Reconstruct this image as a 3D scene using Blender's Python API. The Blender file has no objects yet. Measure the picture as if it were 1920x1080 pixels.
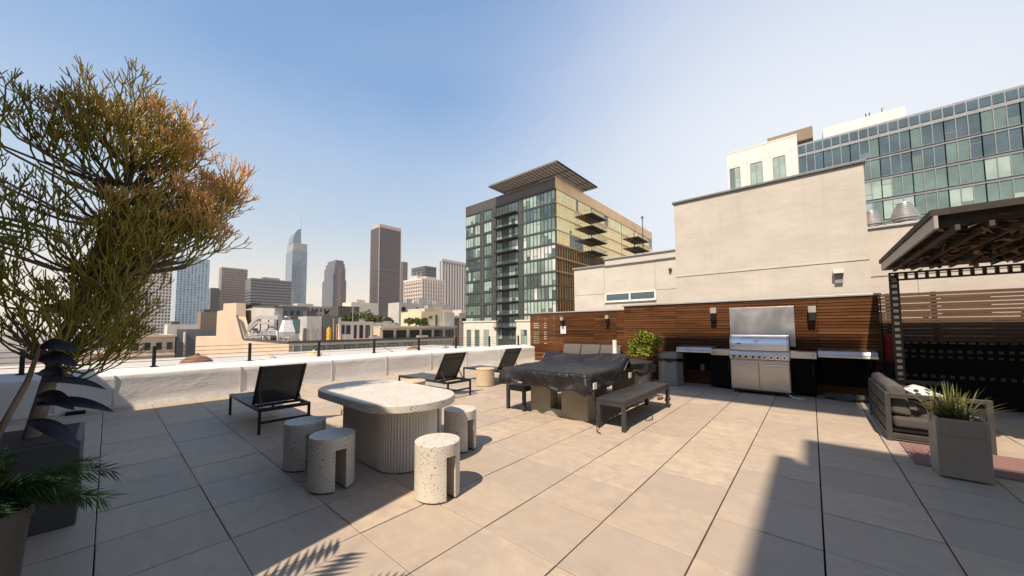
import bpy, bmesh, math, random
from mathutils import Vector, Matrix, noise
R = math.radians
random.seed(7)
SC = bpy.context.scene
COL = SC.collection

# ------------------------------------------------------------------ camera
cd = bpy.data.cameras.new('camera'); cam = bpy.data.objects.new('camera', cd); COL.objects.link(cam)
cd.sensor_fit = 'HORIZONTAL'; cd.sensor_width = 36.0
cd.lens = 652.276 / 1920 * 36
cd.shift_x = 7.5 / 1920
cd.shift_y = (576.18 - 540) / 1920
cd.clip_start = 0.05; cd.clip_end = 20000
def cam_basis(yaw, pitch, roll):
    f = Vector((-math.sin(yaw)*math.cos(pitch), math.cos(yaw)*math.cos(pitch), math.sin(pitch)))
    r = Vector((math.cos(yaw), math.sin(yaw), 0)); u = r.cross(f)
    r2 = math.cos(roll)*r + math.sin(roll)*u; u2 = -math.sin(roll)*r + math.cos(roll)*u
    return Matrix((r2, u2, -f)).transposed()
cam.matrix_world = Matrix.Translation((0, 0, 1.45)) @ cam_basis(R(41.05307), R(3.36402), R(-0.29006)).to_4x4()
SC.camera = cam

# ------------------------------------------------------------------ sun, sky, exposure
SUN_EL = R(53); SUN_TRAVEL = Vector((-0.17, 0.985, 0)).normalized()
sd = Vector((SUN_TRAVEL.x*math.cos(SUN_EL), SUN_TRAVEL.y*math.cos(SUN_EL), -math.sin(SUN_EL)))
sl = bpy.data.lights.new('sun', 'SUN'); sun = bpy.data.objects.new('sun', sl); COL.objects.link(sun)
sl.energy = 5.0; sl.angle = R(0.5); sl.color = (1.0, 0.86, 0.70)
sun.rotation_euler = sd.to_track_quat('-Z', 'Y').to_euler()
sun.location = (0, -20, 30)
W = bpy.data.worlds.new('World'); SC.world = W; W.use_nodes = True
nt = W.node_tree; nt.nodes.clear()
out = nt.nodes.new('ShaderNodeOutputWorld'); bg = nt.nodes.new('ShaderNodeBackground')
sky = nt.nodes.new('ShaderNodeTexSky'); sky.sky_type = 'NISHITA'; sky.sun_disc = False
sky.sun_elevation = SUN_EL
sky.sun_rotation = math.atan2(-SUN_TRAVEL.x, -SUN_TRAVEL.y)
sky.altitude = 100; sky.air_density = 1.0; sky.dust_density = 2.6; sky.ozone_density = 1.6
geo = nt.nodes.new('ShaderNodeTexCoord')
dot = nt.nodes.new('ShaderNodeVectorMath'); dot.operation = 'DOT_PRODUCT'
gd = Vector((0.02, 0.98, 0.24)).normalized(); dot.inputs[1].default_value = gd
mr = nt.nodes.new('ShaderNodeMapRange'); mr.interpolation_type = 'SMOOTHSTEP'
mr.inputs['From Min'].default_value = R(56); mr.inputs['From Max'].default_value = R(2)
mr.inputs['To Min'].default_value = 0.0; mr.inputs['To Max'].default_value = 1.0
mx = nt.nodes.new('ShaderNodeMix'); mx.data_type = 'RGBA'
mx.inputs['B'].default_value = (6.7, 7.0, 7.5, 1)
sep = nt.nodes.new('ShaderNodeSeparateXYZ')
L = nt.links.new
L(geo.outputs['Generated'], dot.inputs[0]); acs = nt.nodes.new('ShaderNodeMath'); acs.operation = 'ARCCOSINE'
L(dot.outputs['Value'], acs.inputs[0]); L(acs.outputs[0], mr.inputs['Value'])
L(geo.outputs['Generated'], sep.inputs[0])
mb_ = nt.nodes.new('ShaderNodeMix'); mb_.data_type = 'RGBA'; mb_.inputs['Factor'].default_value = 0.86
rmp = nt.nodes.new('ShaderNodeValToRGB'); els = rmp.color_ramp.elements
stops = ((0.0, (1.0, .86, .70)), (0.08, (1.0, .89, .74)), (0.19, (.70, .77, .82)), (0.27, (.53, .68, .83)), (0.41, (.40, .575, .82)), (0.56, (.225, .41, .735)), (0.70, (.19, .36, .68)), (0.80, (.10, .20, .42)), (1.0, (.05, .11, .26)))
els[0].position, els[1].position = 0.0, 1.0
for p_, c_ in stops[1:-1]: els.new(p_)
for e_, (p_, c_) in zip(els, stops): e_.position = p_; e_.color = (*c_, 1)
sc_ = nt.nodes.new('ShaderNodeMix'); sc_.data_type = 'RGBA'; sc_.blend_type = 'MULTIPLY'; sc_.inputs['Factor'].default_value = 1.0; sc_.inputs['B'].default_value = (7.85, 7.85, 7.85, 1)
L(sep.outputs['Z'], rmp.inputs['Fac']); L(rmp.outputs['Color'], sc_.inputs['A']); L(sc_.outputs['Result'], mb_.inputs['B'])
L(sky.outputs[0], mb_.inputs['A']); L(mb_.outputs['Result'], mx.inputs['A']); 
L(mr.outputs[0], mx.inputs['Factor'])
nzs = nt.nodes.new('ShaderNodeTexNoise'); nzs.inputs['Scale'].default_value = 1.6; nzs.inputs['Detail'].default_value = 6; nzs.inputs['Distortion'].default_value = 0.6
nmp = nt.nodes.new('ShaderNodeMapping'); nmp.inputs['Scale'].default_value = (1, 1, 3.2); L(geo.outputs['Generated'], nmp.inputs['Vector']); L(nmp.outputs[0], nzs.inputs['Vector'])
nzr = nt.nodes.new('ShaderNodeMapRange'); nzr.inputs['From Min'].default_value = 0.42; nzr.inputs['From Max'].default_value = 0.75; nzr.inputs['To Max'].default_value = 0.08; L(nzs.outputs['Fac'], nzr.inputs['Value'])
cirr = nt.nodes.new('ShaderNodeMix'); cirr.data_type = 'RGBA'; cirr.inputs['B'].default_value = (7.2, 7.3, 7.5, 1)
L(nzr.outputs[0], cirr.inputs['Factor']); L(mx.outputs['Result'], cirr.inputs['A']); L(cirr.outputs['Result'], bg.inputs['Color']); bg.inputs['Strength'].default_value = 0.093
L(bg.outputs[0], out.inputs['Surface'])
vs = SC.view_settings; vs.view_transform = 'Standard'; vs.look = 'None'; vs.exposure = 0.53; vs.gamma = 1.0
vs.use_curve_mapping = False

# ------------------------------------------------------------------ materials
class N:
    def __init__(s, name):
        s.m = bpy.data.materials.new(name); s.m.use_nodes = True
        s.t = s.m.node_tree; s.p = s.t.nodes['Principled BSDF']
    def n(s, typ, **kw):
        x = s.t.nodes.new('ShaderNode' + typ)
        for k, v in kw.items():
            if hasattr(x, k): setattr(x, k, v)
        return x
    def l(s, a, b): s.t.links.new(a, b)
    def math(s, op, a, b=None, c=None):
        x = s.n('Math', operation=op)
        for i, v in enumerate((a, b, c)):
            if v is None: continue
            if isinstance(v, (int, float)): x.inputs[i].default_value = v
            else: s.l(v, x.inputs[i])
        return x.outputs[0]
    def mix(s, f, a, b, mode='MIX'):
        x = s.n('Mix', data_type='RGBA', blend_type=mode)
        for nm, v in (('Factor', f), ('A', a), ('B', b)):
            if isinstance(v, (int, float)): x.inputs[nm].default_value = v
            elif isinstance(v, tuple): x.inputs[nm].default_value = (*v, 1) if len(v) == 3 else v
            else: s.l(v, x.inputs[nm])
        return x.outputs['Result']
    def obj(s, scale=(1, 1, 1), world=False):
        if world: o = s.n('NewGeometry').outputs['Position']
        else: o = s.n('TexCoord').outputs['Object']
        mp = s.n('Mapping'); mp.inputs['Scale'].default_value = scale
        s.l(o, mp.inputs['Vector']); return mp.outputs[0]
    def noise(s, vec, scale, detail=4, rough=0.55):
        x = s.n('TexNoise'); x.inputs['Scale'].default_value = scale
        x.inputs['Detail'].default_value = detail; x.inputs['Roughness'].default_value = rough
        if vec is not None: s.l(vec, x.inputs['Vector'])
        return x.outputs['Fac']
    def rng(s, v, a, b, c=0.0, d=1.0):
        x = s.n('MapRange'); s.l(v, x.inputs['Value'])
        for k, q in (('From Min', a), ('From Max', b), ('To Min', c), ('To Max', d)): x.inputs[k].default_value = q
        return x.outputs[0]
    def bump(s, h, strength=0.3, dist=0.01):
        b = s.n('Bump'); b.inputs['Strength'].default_value = strength; b.inputs['Distance'].default_value = dist
        s.l(h, b.inputs['Height']); s.l(b.outputs[0], s.p.inputs['Normal'])
    def set(s, col=None, rough=None, metal=None, spec=None):
        for k, v in (('Base Color', col), ('Roughness', rough), ('Metallic', metal), ('Specular IOR Level', spec)):
            if v is None: continue
            if isinstance(v, (int, float)): s.p.inputs[k].default_value = v
            elif isinstance(v, tuple): s.p.inputs[k].default_value = (*v, 1)
            else: s.l(v, s.p.inputs[k])
        return s.m

def mul(c, f): return tuple(min(1, x*f) for x in c)
def mat(name, col, rough=0.6, metal=0.0, var=0.15, scale=3.0, bump=0.0, bscale=60.0, spec=None, world=False, stretch=(1, 1, 1)):
    m = N(name); v = m.obj(stretch, world)
    f = m.rng(m.noise(v, scale, 6), 0.3, 0.7)
    m.set(m.mix(f, mul(col, 1-var), mul(col, 1+var)), None, metal, spec)
    m.l(m.rng(f, 0, 1, max(0, rough-0.06), min(1, rough+0.06)), m.p.inputs['Roughness'])
    if bump: m.bump(m.noise(v, bscale, 5), bump, 0.004)
    return m.m

def facade(name, wall, glass, floor=3.5, bay=2.0, wx=(0.2, 0.8), wz=(0.25, 0.85), gr=0.15, var=0.5, gm=0.3, zoff=0.0):
    """wall with a grid of windows: horizontal coordinate is x+y, which runs along either face"""
    m = N(name)
    pos = m.n('NewGeometry').outputs['Position']; sp = m.n('SeparateXYZ'); m.l(pos, sp.inputs[0])
    s = m.math('DIVIDE', m.math('ADD', sp.outputs['X'], sp.outputs['Y']), bay)
    z = m.math('DIVIDE', m.math('ADD', sp.outputs['Z'], 500.0+zoff), floor)
    fs = m.math('FRACT', m.math('ADD', s, 1000.0)); fz = m.math('FRACT', z)
    a = m.math('MULTIPLY', m.math('GREATER_THAN', fs, wx[0]), m.math('LESS_THAN', fs, wx[1]))
    b = m.math('MULTIPLY', m.math('GREATER_THAN', fz, wz[0]), m.math('LESS_THAN', fz, wz[1]))
    win = m.math('MULTIPLY', a, b)
    nrm = m.n('SeparateXYZ'); m.l(m.n('NewGeometry').outputs['Normal'], nrm.inputs[0])
    win = m.math('MULTIPLY', win, m.math('LESS_THAN', m.math('ABSOLUTE', nrm.outputs['Z']), 0.5))
    cb = m.n('CombineXYZ'); m.l(m.math('FLOOR', s), cb.inputs[0]); m.l(m.math('FLOOR', z), cb.inputs[1])
    wn = m.n('TexWhiteNoise'); m.l(cb.outputs[0], wn.inputs['Vector'])
    g = m.mix(wn.outputs['Value'], mul(glass, 1-var), mul(glass, 1+var))
    wv = m.mix(m.noise(m.obj((1, 1, 1), True), 0.15, 4), mul(wall, 0.82), mul(wall, 1.15))
    m.set(m.mix(win, wv, g))
    m.l(m.mix(win, (0.75,)*3, (gr,)*3), m.p.inputs['Roughness'])
    m.l(m.math('MULTIPLY', win, gm), m.p.inputs['Metallic'])
    return m.m

def paver_mat():
    m = N('pale_stone_paver'); g = m.n('NewGeometry'); rnd = g.outputs['Random Per Island']
    v0 = m.obj((1, 1, 1)); off = m.n('VectorMath', operation='ADD'); m.l(v0, off.inputs[0])
    cb = m.n('CombineXYZ'); m.l(m.math('MULTIPLY', rnd, 57.0), cb.inputs[0]); m.l(m.math('MULTIPLY', rnd, 131.0), cb.inputs[1])
    m.l(cb.outputs[0], off.inputs[1])
    mp = m.n('Mapping'); mp.inputs['Scale'].default_value = (0.9, 5.5, 1); m.l(off.outputs[0], mp.inputs['Vector'])
    st = m.noise(mp.outputs[0], 2.6, 8, 0.68)
    cl = m.noise(off.outputs[0], 2.1, 6, 0.62); cl2 = m.noise(off.outputs[0], 7.0, 6, 0.65)
    mp2 = m.n('Mapping'); mp2.inputs['Scale'].default_value = (5.0, 30.0, 1); m.l(off.outputs[0], mp2.inputs['Vector'])
    fine = m.noise(mp2.outputs[0], 3.0, 6, 0.7)
    c = m.mix(m.rng(st, 0.30, 0.70), (0.41, 0.312, 0.218), (0.54, 0.43, 0.312))
    c = m.mix(m.rng(cl, 0.40, 0.66, 0, 0.75), c, (0.385, 0.325, 0.265))
    c = m.mix(m.rng(cl2, 0.46, 0.70, 0, 0.60), c, (0.58, 0.47, 0.345))
    c = m.mix(m.rng(cl2, 0.50, 0.30, 0, 0.35), c, (0.33, 0.27, 0.215))
    c = m.mix(m.rng(fine, 0.58, 0.72, 0, 0.45), c, (0.25, 0.195, 0.15))
    big = m.noise(m.obj((1, 1, 1)), 0.55, 5, 0.6)
    c = m.mix(m.rng(big, 0.40, 0.70, 0.0, 0.40), c, (0.36, 0.30, 0.25))
    rs = m.n('TexWhiteNoise'); rs.noise_dimensions = '1D'; m.l(rnd, rs.inputs['W'])
    c = m.mix(m.rng(rs.outputs['Value'], 0, 1, 0, 0.70), c, (0.335, 0.275, 0.222))
    spk = m.noise(v0, 17.0, 4, 0.65)
    c = m.mix(m.rng(spk, 0.68, 0.74, 0, 0.5), c, (0.17, 0.13, 0.10))
    vo = m.n('TexVoronoi'); vo.inputs['Scale'].default_value = 2.3; m.l(v0, vo.inputs['Vector'])
    c = m.mix(m.rng(vo.outputs['Distance'], 0.012, 0.022, 0.7, 0.0), c, (0.09, 0.06, 0.05))
    stn = m.noise(m.obj((1, 1, 1)), 1.3, 6, 0.7)
    c = m.mix(m.rng(stn, 0.57, 0.70, 0, 0.40), c, (0.24, 0.19, 0.155))
    m.set(c, None, 0, 0.3); m.l(m.rng(cl2, 0.3, 0.7, 0.46, 0.70), m.p.inputs['Roughness'])
    m.bump(m.math('ADD', m.math('MULTIPLY', cl2, 0.6), m.math('MULTIPLY', fine, 0.5)), 0.25, 0.004)
    return m.m

def wood_mat():
    m = N('stained_cedar_slats'); rnd = m.n('NewGeometry').outputs['Random Per Island']
    v0 = m.obj((0.5, 8, 16)); off = m.n('VectorMath', operation='ADD'); m.l(v0, off.inputs[0])
    cb = m.n('CombineXYZ')
    for i, k in enumerate((91.0, 37.0, 53.0)): m.l(m.math('MULTIPLY', rnd, k), cb.inputs[i])
    m.l(cb.outputs[0], off.inputs[1])
    gr = m.noise(off.outputs[0], 1.6, 7, 0.6)
    c = m.mix(m.rng(gr, 0.3, 0.7), (0.030, 0.011, 0.004), (0.135, 0.053, 0.019))
    c = m.mix(m.rng(rnd, 0.0, 0.6, 0.62, 0.0), c, (0.034, 0.012, 0.005))
    c = m.mix(m.rng(rnd, 0.70, 1.0, 0.0, 0.65), c, (0.185, 0.088, 0.038))
    w = m.noise(m.obj((0.25, 1, 0.9)), 1.3, 4)
    c = m.mix(m.rng(w, 0.42, 0.68, 0, 0.7), c, (0.155, 0.066, 0.027))
    s2 = m.noise(m.obj((0.9, 1, 3.5)), 2.2, 5)
    c = m.mix(m.rng(s2, 0.55, 0.75, 0, 0.6), c, (0.025, 0.009, 0.004))
    m.set(c, None, 0, 0.12); m.l(m.rng(gr, 0.3, 0.7, 0.45, 0.65), m.p.inputs['Roughness'])
    m.bump(gr, 0.3, 0.003)
    return m.m

def terrazzo_mat(name, base, dark=1.0):
    m = N(name); v = m.obj(); c = m.mix(m.rng(m.noise(v, 4, 5), 0.3, 0.7), mul(base, 0.9), mul(base, 1.06))
    for sc, col in ((60, (0.13, 0.095, 0.065)), (105, (0.30, 0.22, 0.15)), (46, (0.07, 0.058, 0.048))):
        vo = m.n('TexVoronoi'); vo.inputs['Scale'].default_value = sc; vo.inputs['Randomness'].default_value = 1.0
        ofs = m.n('VectorMath', operation='ADD'); m.l(v, ofs.inputs[0]); ofs.inputs[1].default_value = (sc, sc*0.3, sc*0.7)
        wob = m.n('TexNoise'); wob.inputs['Scale'].default_value = 70; m.l(v, wob.inputs['Vector'])
        ad = m.n('VectorMath', operation='MULTIPLY_ADD'); m.l(wob.outputs['Color'], ad.inputs[0])
        ad.inputs[1].default_value = (0.018, 0.018, 0.018); m.l(ofs.outputs[0], ad.inputs[2])
        m.l(ad.outputs[0], vo.inputs['Vector'])
        sr = m.n('SeparateColor'); m.l(vo.outputs['Color'], sr.inputs[0])
        size = m.math('MULTIPLY', sr.outputs[0], 0.52)
        f = m.math('LESS_THAN', vo.outputs['Distance'], m.math('MAXIMUM', m.math('SUBTRACT', size, 0.52*0.34), 0.0))
        f = m.math('MULTIPLY', f, m.math('GREATER_THAN', sr.outputs[1], 0.25))
        c = m.mix(m.math('MULTIPLY', f, 0.9), c, mul(col, dark))
    m.set(c, 0.55, 0, 0.4); m.bump(m.noise(v, 120, 3), 0.12, 0.002)
    return m.m

def membrane_mat():
    m = N('white_roof_membrane'); v = m.obj((1, 1, 1))
    w = m.n('TexNoise'); w.inputs['Scale'].default_value = 1.7; w.inputs['Detail'].default_value = 6; w.inputs['Distortion'].default_value = 0.7
    mp = m.obj((1, 0.8, 1.7)); m.l(mp, w.inputs['Vector'])
    dirt = m.noise(v, 0.9, 6, 0.65)
    c = m.mix(m.rng(dirt, 0.42, 0.72, 0, 0.5), (0.70, 0.675, 0.635), (0.55, 0.515, 0.465))
    fl = m.noise(m.obj((1, 1.2, 3.0)), 3.5, 7, 0.7)
    c = m.mix(m.rng(fl, 0.6, 0.78, 0, 0.4), c, (0.5, 0.46, 0.42))
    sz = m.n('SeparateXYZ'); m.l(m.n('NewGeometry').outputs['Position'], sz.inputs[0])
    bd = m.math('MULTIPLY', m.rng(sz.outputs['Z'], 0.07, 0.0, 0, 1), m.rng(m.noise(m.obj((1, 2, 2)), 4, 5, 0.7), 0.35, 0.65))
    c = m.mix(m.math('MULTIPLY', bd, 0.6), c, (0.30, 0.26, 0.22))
    dr = m.noise(m.obj((1, 5.5, 0.35)), 2.0, 5, 0.65)
    c = m.mix(m.rng(dr, 0.60, 0.74, 0, 0.30), c, (0.42, 0.38, 0.33))
    m.set(c, 0.6, 0, 0.3)
    m.bump(m.math('ADD', w.outputs['Fac'], m.math('MULTIPLY', m.noise(m.obj((1, 2, 4)), 5, 4), 0.3)), 0.42, 0.04)
    return m.m

def plaster_mat(name, col, streak=0.5):
    m = N(name); v = m.obj()
    a = m.noise(m.obj((1, 1, 1.6)), 1.1, 7, 0.62); b = m.noise(m.obj((0.6, 1, 2.4)), 3.0, 6, 0.65)
    c = m.mix(m.rng(a, 0.3, 0.7), mul(col, 0.90), mul(col, 1.07))
    c = m.mix(m.rng(b, 0.5, 0.75, 0, streak), c, mul(col, 0.86))
    s = m.noise(m.obj((4.5, 1, 0.16)), 2.0, 6, 0.62)
    c = m.mix(m.rng(s, 0.56, 0.76, 0, 0.40), c, mul(col, 0.76))
    pt = m.noise(m.obj((0.35, 1, 1.1)), 2.4, 7, 0.7)
    c = m.mix(m.rng(pt, 0.56, 0.66, 0, 0.35), c, mul(col, 1.12)); c = m.mix(m.rng(pt, 0.42, 0.34, 0, 0.35), c, (col[0]*0.84, col[1]*0.84, col[2]*0.86))
    m.set(c, 0.85, 0, 0.2); m.bump(m.math('ADD', m.noise(v, 40, 6), m.math('MULTIPLY', m.noise(m.obj((0.8, 1, 1.6)), 5, 6, 0.65), 2.5)), 0.35, 0.006)
    return m.m

def brushed(name, col=(0.62, 0.61, 0.60), rough=0.3, stretch=(60, 60, 1)):
    m = N(name); n1 = m.noise(m.obj(stretch), 3, 4); n2 = m.noise(m.obj(), 2.4, 5)
    m.set(m.mix(m.rng(n2, 0.3, 0.7), mul(col, 0.86), mul(col, 1.08)), None, 1.0)
    m.l(m.math('ADD', m.rng(n1, 0.3, 0.7, rough-0.06, rough+0.05), m.rng(n2, 0.4, 0.7, 0, 0.12)), m.p.inputs['Roughness'])
    m.bump(n1, 0.04, 0.002)
    return m.m

def attr_mat(name, c0, c1, rough=0.5, attr='age', var=0.25, trans=0.0):
    m = N(name); a = m.n('Attribute'); a.attribute_name = attr
    c = m.mix(a.outputs['Fac'], c0, c1)
    f = m.noise(m.obj(), 9, 3)
    c = m.mix(m.rng(f, 0.40, 0.70, 0, var), c, mul(c0, 0.5))
    m.set(c, rough, 0, 0.2)
    if trans:
        m.p.inputs['Transmission Weight'].default_value = 0.0
        m.p.inputs['Subsurface Weight'].default_value = trans
        m.p.inputs['Subsurface Radius'].default_value = (0.02, 0.02, 0.01)
    return m.m

M = {}
M['paver'] = paver_mat(); M['wood'] = wood_mat(); M['membrane'] = membrane_mat()
M['slab'] = mat('dark_gravel', (0.03, 0.028, 0.026), 0.9)
M['plaster'] = plaster_mat('cream_stucco', (0.515, 0.47, 0.41))
M['plaster_low'] = plaster_mat('pale_stucco', (0.54, 0.50, 0.44), 0.3)
M['coping'] = mat('grey_metal_coping', (0.42, 0.41, 0.40), 0.45, 0.4)
M['coping_dark'] = mat('dark_metal_coping', (0.16, 0.16, 0.165), 0.5, 0.4)
M['white_metal'] = mat('white_painted_metal', (0.75, 0.74, 0.72), 0.45)
M['black_metal'] = mat('black_powder_coat', (0.016, 0.016, 0.018), 0.42, 0.2)
M['char_metal'] = mat('charcoal_powder_coat', (0.045, 0.043, 0.042), 0.45, 0.2)
M['grey_metal'] = mat('grey_powder_coat', (0.33, 0.305, 0.275), 0.5, 0.2)
M['sling'] = mat('black_mesh_sling', (0.035, 0.034, 0.033), 0.65, bump=0.3, bscale=300)
M['sling'].node_tree.nodes['Principled BSDF'].inputs['Alpha'].default_value = 0.86
M['sling_seat'] = mat('charcoal_mesh_sling', (0.06, 0.063, 0.068), 0.55, bump=0.3, bscale=300)
def tarp_mat():
    m = N('black_tarpaulin'); v = m.obj()
    dt = m.n('TexNoise'); dt.inputs['Scale'].default_value = 2.2; dt.inputs['Detail'].default_value = 5; dt.inputs['Distortion'].default_value = 1.2; m.l(v, dt.inputs['Vector'])
    rg = m.math('ABSOLUTE', m.math('SUBTRACT', dt.outputs['Fac'], 0.5))
    d2 = m.n('TexNoise'); d2.inputs['Scale'].default_value = 7.0; d2.inputs['Detail'].default_value = 5; d2.inputs['Distortion'].default_value = 0.8; m.l(m.obj((1, 0.5, 1.6)), d2.inputs['Vector'])
    r2 = m.math('ABSOLUTE', m.math('SUBTRACT', d2.outputs['Fac'], 0.5))
    dust = m.noise(v, 3.0, 6, 0.65)
    m.set(m.mix(m.rng(dust, 0.45, 0.7, 0, 0.6), (0.013, 0.011, 0.012), (0.034, 0.029, 0.028)), None, 0, 0.4)
    m.l(m.rng(dust, 0.35, 0.7, 0.34, 0.55), m.p.inputs['Roughness'])
    m.bump(m.math('ADD', m.math('MULTIPLY', rg, -1.0), m.math('MULTIPLY', r2, -0.35)), 0.75, 0.075)
    return m.m
M['tarp'] = tarp_mat()
M['terrazzo'] = terrazzo_mat('cream_terrazzo', (0.58, 0.53, 0.46))
M['flute'] = mat('cream_concrete', (0.60, 0.55, 0.48), 0.75, var=0.07, bump=0.12)
M['concrete'] = mat('grey_olive_concrete', (0.31, 0.28, 0.225), 0.8, var=0.18, bump=0.3, bscale=30)
M['steel'] = brushed('brushed_stainless'); M['steel_h'] = brushed('brushed_stainless_door', (0.56, 0.53, 0.49), 0.36, (2, 2, 80))
M['hood'] = brushed('polished_stainless', (0.82, 0.83, 0.85), 0.30, (2, 12, 12))
M['panel'] = brushed('stainless_splash_panel', (0.55, 0.54, 0.53), 0.38, (80, 2, 1))
M['bright_edge'] = mat('cream_lit_edge', (0.88, 0.80, 0.64), 0.5)
M['chrome'] = mat('chrome', (0.75, 0.75, 0.75), 0.12, 1.0, var=0.03)
M['black_plastic'] = mat('black_plastic', (0.012, 0.012, 0.012), 0.5)
M['black_matte'] = mat('matte_black_panel', (0.005, 0.005, 0.005), 0.7, spec=0.1)
M['bin'] = mat('grey_plastic_resin', (0.24, 0.24, 0.225), 0.6, var=0.1, bump=0.1)
M['bag'] = mat('black_bin_liner', (0.01, 0.01, 0.011), 0.3)
M['cushion'] = mat('taupe_fabric', (0.090, 0.080, 0.071), 0.9, var=0.1, bump=0.4, bscale=220)
M['cushion_dark'] = mat('grey_brown_fabric', (0.065, 0.058, 0.052), 0.9, var=0.12, bump=0.4, bscale=200)
M['pvc'] = mat('white_pvc', (0.72, 0.68, 0.63), 0.4)
M['woven'] = mat('woven_rope', (0.50, 0.39, 0.26), 0.85, var=0.2, scale=12, bump=0.5, bscale=90, stretch=(1, 1, 3))
M['glass_lamp'] = mat('smoked_lamp_glass', (0.015, 0.014, 0.013), 0.12, var=0.05)
M['red'] = mat('red_enamel', (0.30, 0.008, 0.010), 0.4)
M['sign'] = mat('white_sign_board', (0.78, 0.74, 0.74), 0.5, var=0.03)
M['ink'] = mat('grey_ink', (0.25, 0.24, 0.24), 0.6)
M['slat_dark'] = mat('brown_weathered_timber', (0.095, 0.050, 0.026), 0.7, var=0.35, scale=2, stretch=(0.6, 4, 18), bump=0.2)
M['gap_pale'] = mat('pale_gap_fill', (0.72, 0.60, 0.43), 0.7, var=0.15)
M['shingle'] = mat('dark_brown_shingle', (0.04, 0.03, 0.024), 0.8, var=0.4, scale=14)
M['rug'] = None
M['soil'] = mat('planting_soil', (0.03, 0.02, 0.014), 0.95, var=0.3, scale=30)
M['planter'] = mat('sandy_concrete_planter', (0.33, 0.27, 0.205), 0.8, var=0.12, bump=0.2)
M['planter_dark'] = mat('charcoal_planter', (0.04, 0.04, 0.042), 0.6)
M['bark'] = mat('grey_brown_bark', (0.17, 0.13, 0.095), 0.85, var=0.35, scale=8, bump=0.6, bscale=40)
M['twig'] = attr_mat('green_succulent_stem', (0.235, 0.220, 0.030), (1.0, 0.55, 0.24), 0.45, var=0.45)
M['darkleaf'] = mat('dark_purple_leaf', (0.012, 0.010, 0.014), 0.35, var=0.4)
M['plume'] = attr_mat('dark_green_needle', (0.008, 0.023, 0.007), (0.032, 0.080, 0.020), 0.5)
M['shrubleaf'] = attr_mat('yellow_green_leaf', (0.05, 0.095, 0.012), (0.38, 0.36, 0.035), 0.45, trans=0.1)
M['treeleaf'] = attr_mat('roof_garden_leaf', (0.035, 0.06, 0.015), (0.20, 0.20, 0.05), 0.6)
M['grassleaf'] = attr_mat('olive_blade', (0.045, 0.06, 0.014), (0.24, 0.22, 0.07), 0.5)
M['palm'] = attr_mat('palm_frond', (0.03, 0.06, 0.015), (0.07, 0.12, 0.03), 0.5)

def rug_mat():
    m = N('striped_rug'); sp = m.n('SeparateXYZ'); m.l(m.n('TexCoord').outputs['Object'], sp.inputs[0])
    f = m.math('FRACT', m.math('MULTIPLY', m.math('ADD', sp.outputs['Y'], 100.0), 14.0))
    w = m.math('LESS_THAN', f, 0.45)
    c = m.mix(w, (0.34, 0.20, 0.17), (0.16, 0.065, 0.06))
    n = m.noise(m.obj((8, 60, 1)), 6, 3)
    m.set(m.mix(m.rng(n, 0.4, 0.7, 0, 0.5), c, (0.12, 0.06, 0.06)), 0.95); m.bump(n, 0.5, 0.01); return m.m
M['rug'] = rug_mat()

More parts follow.
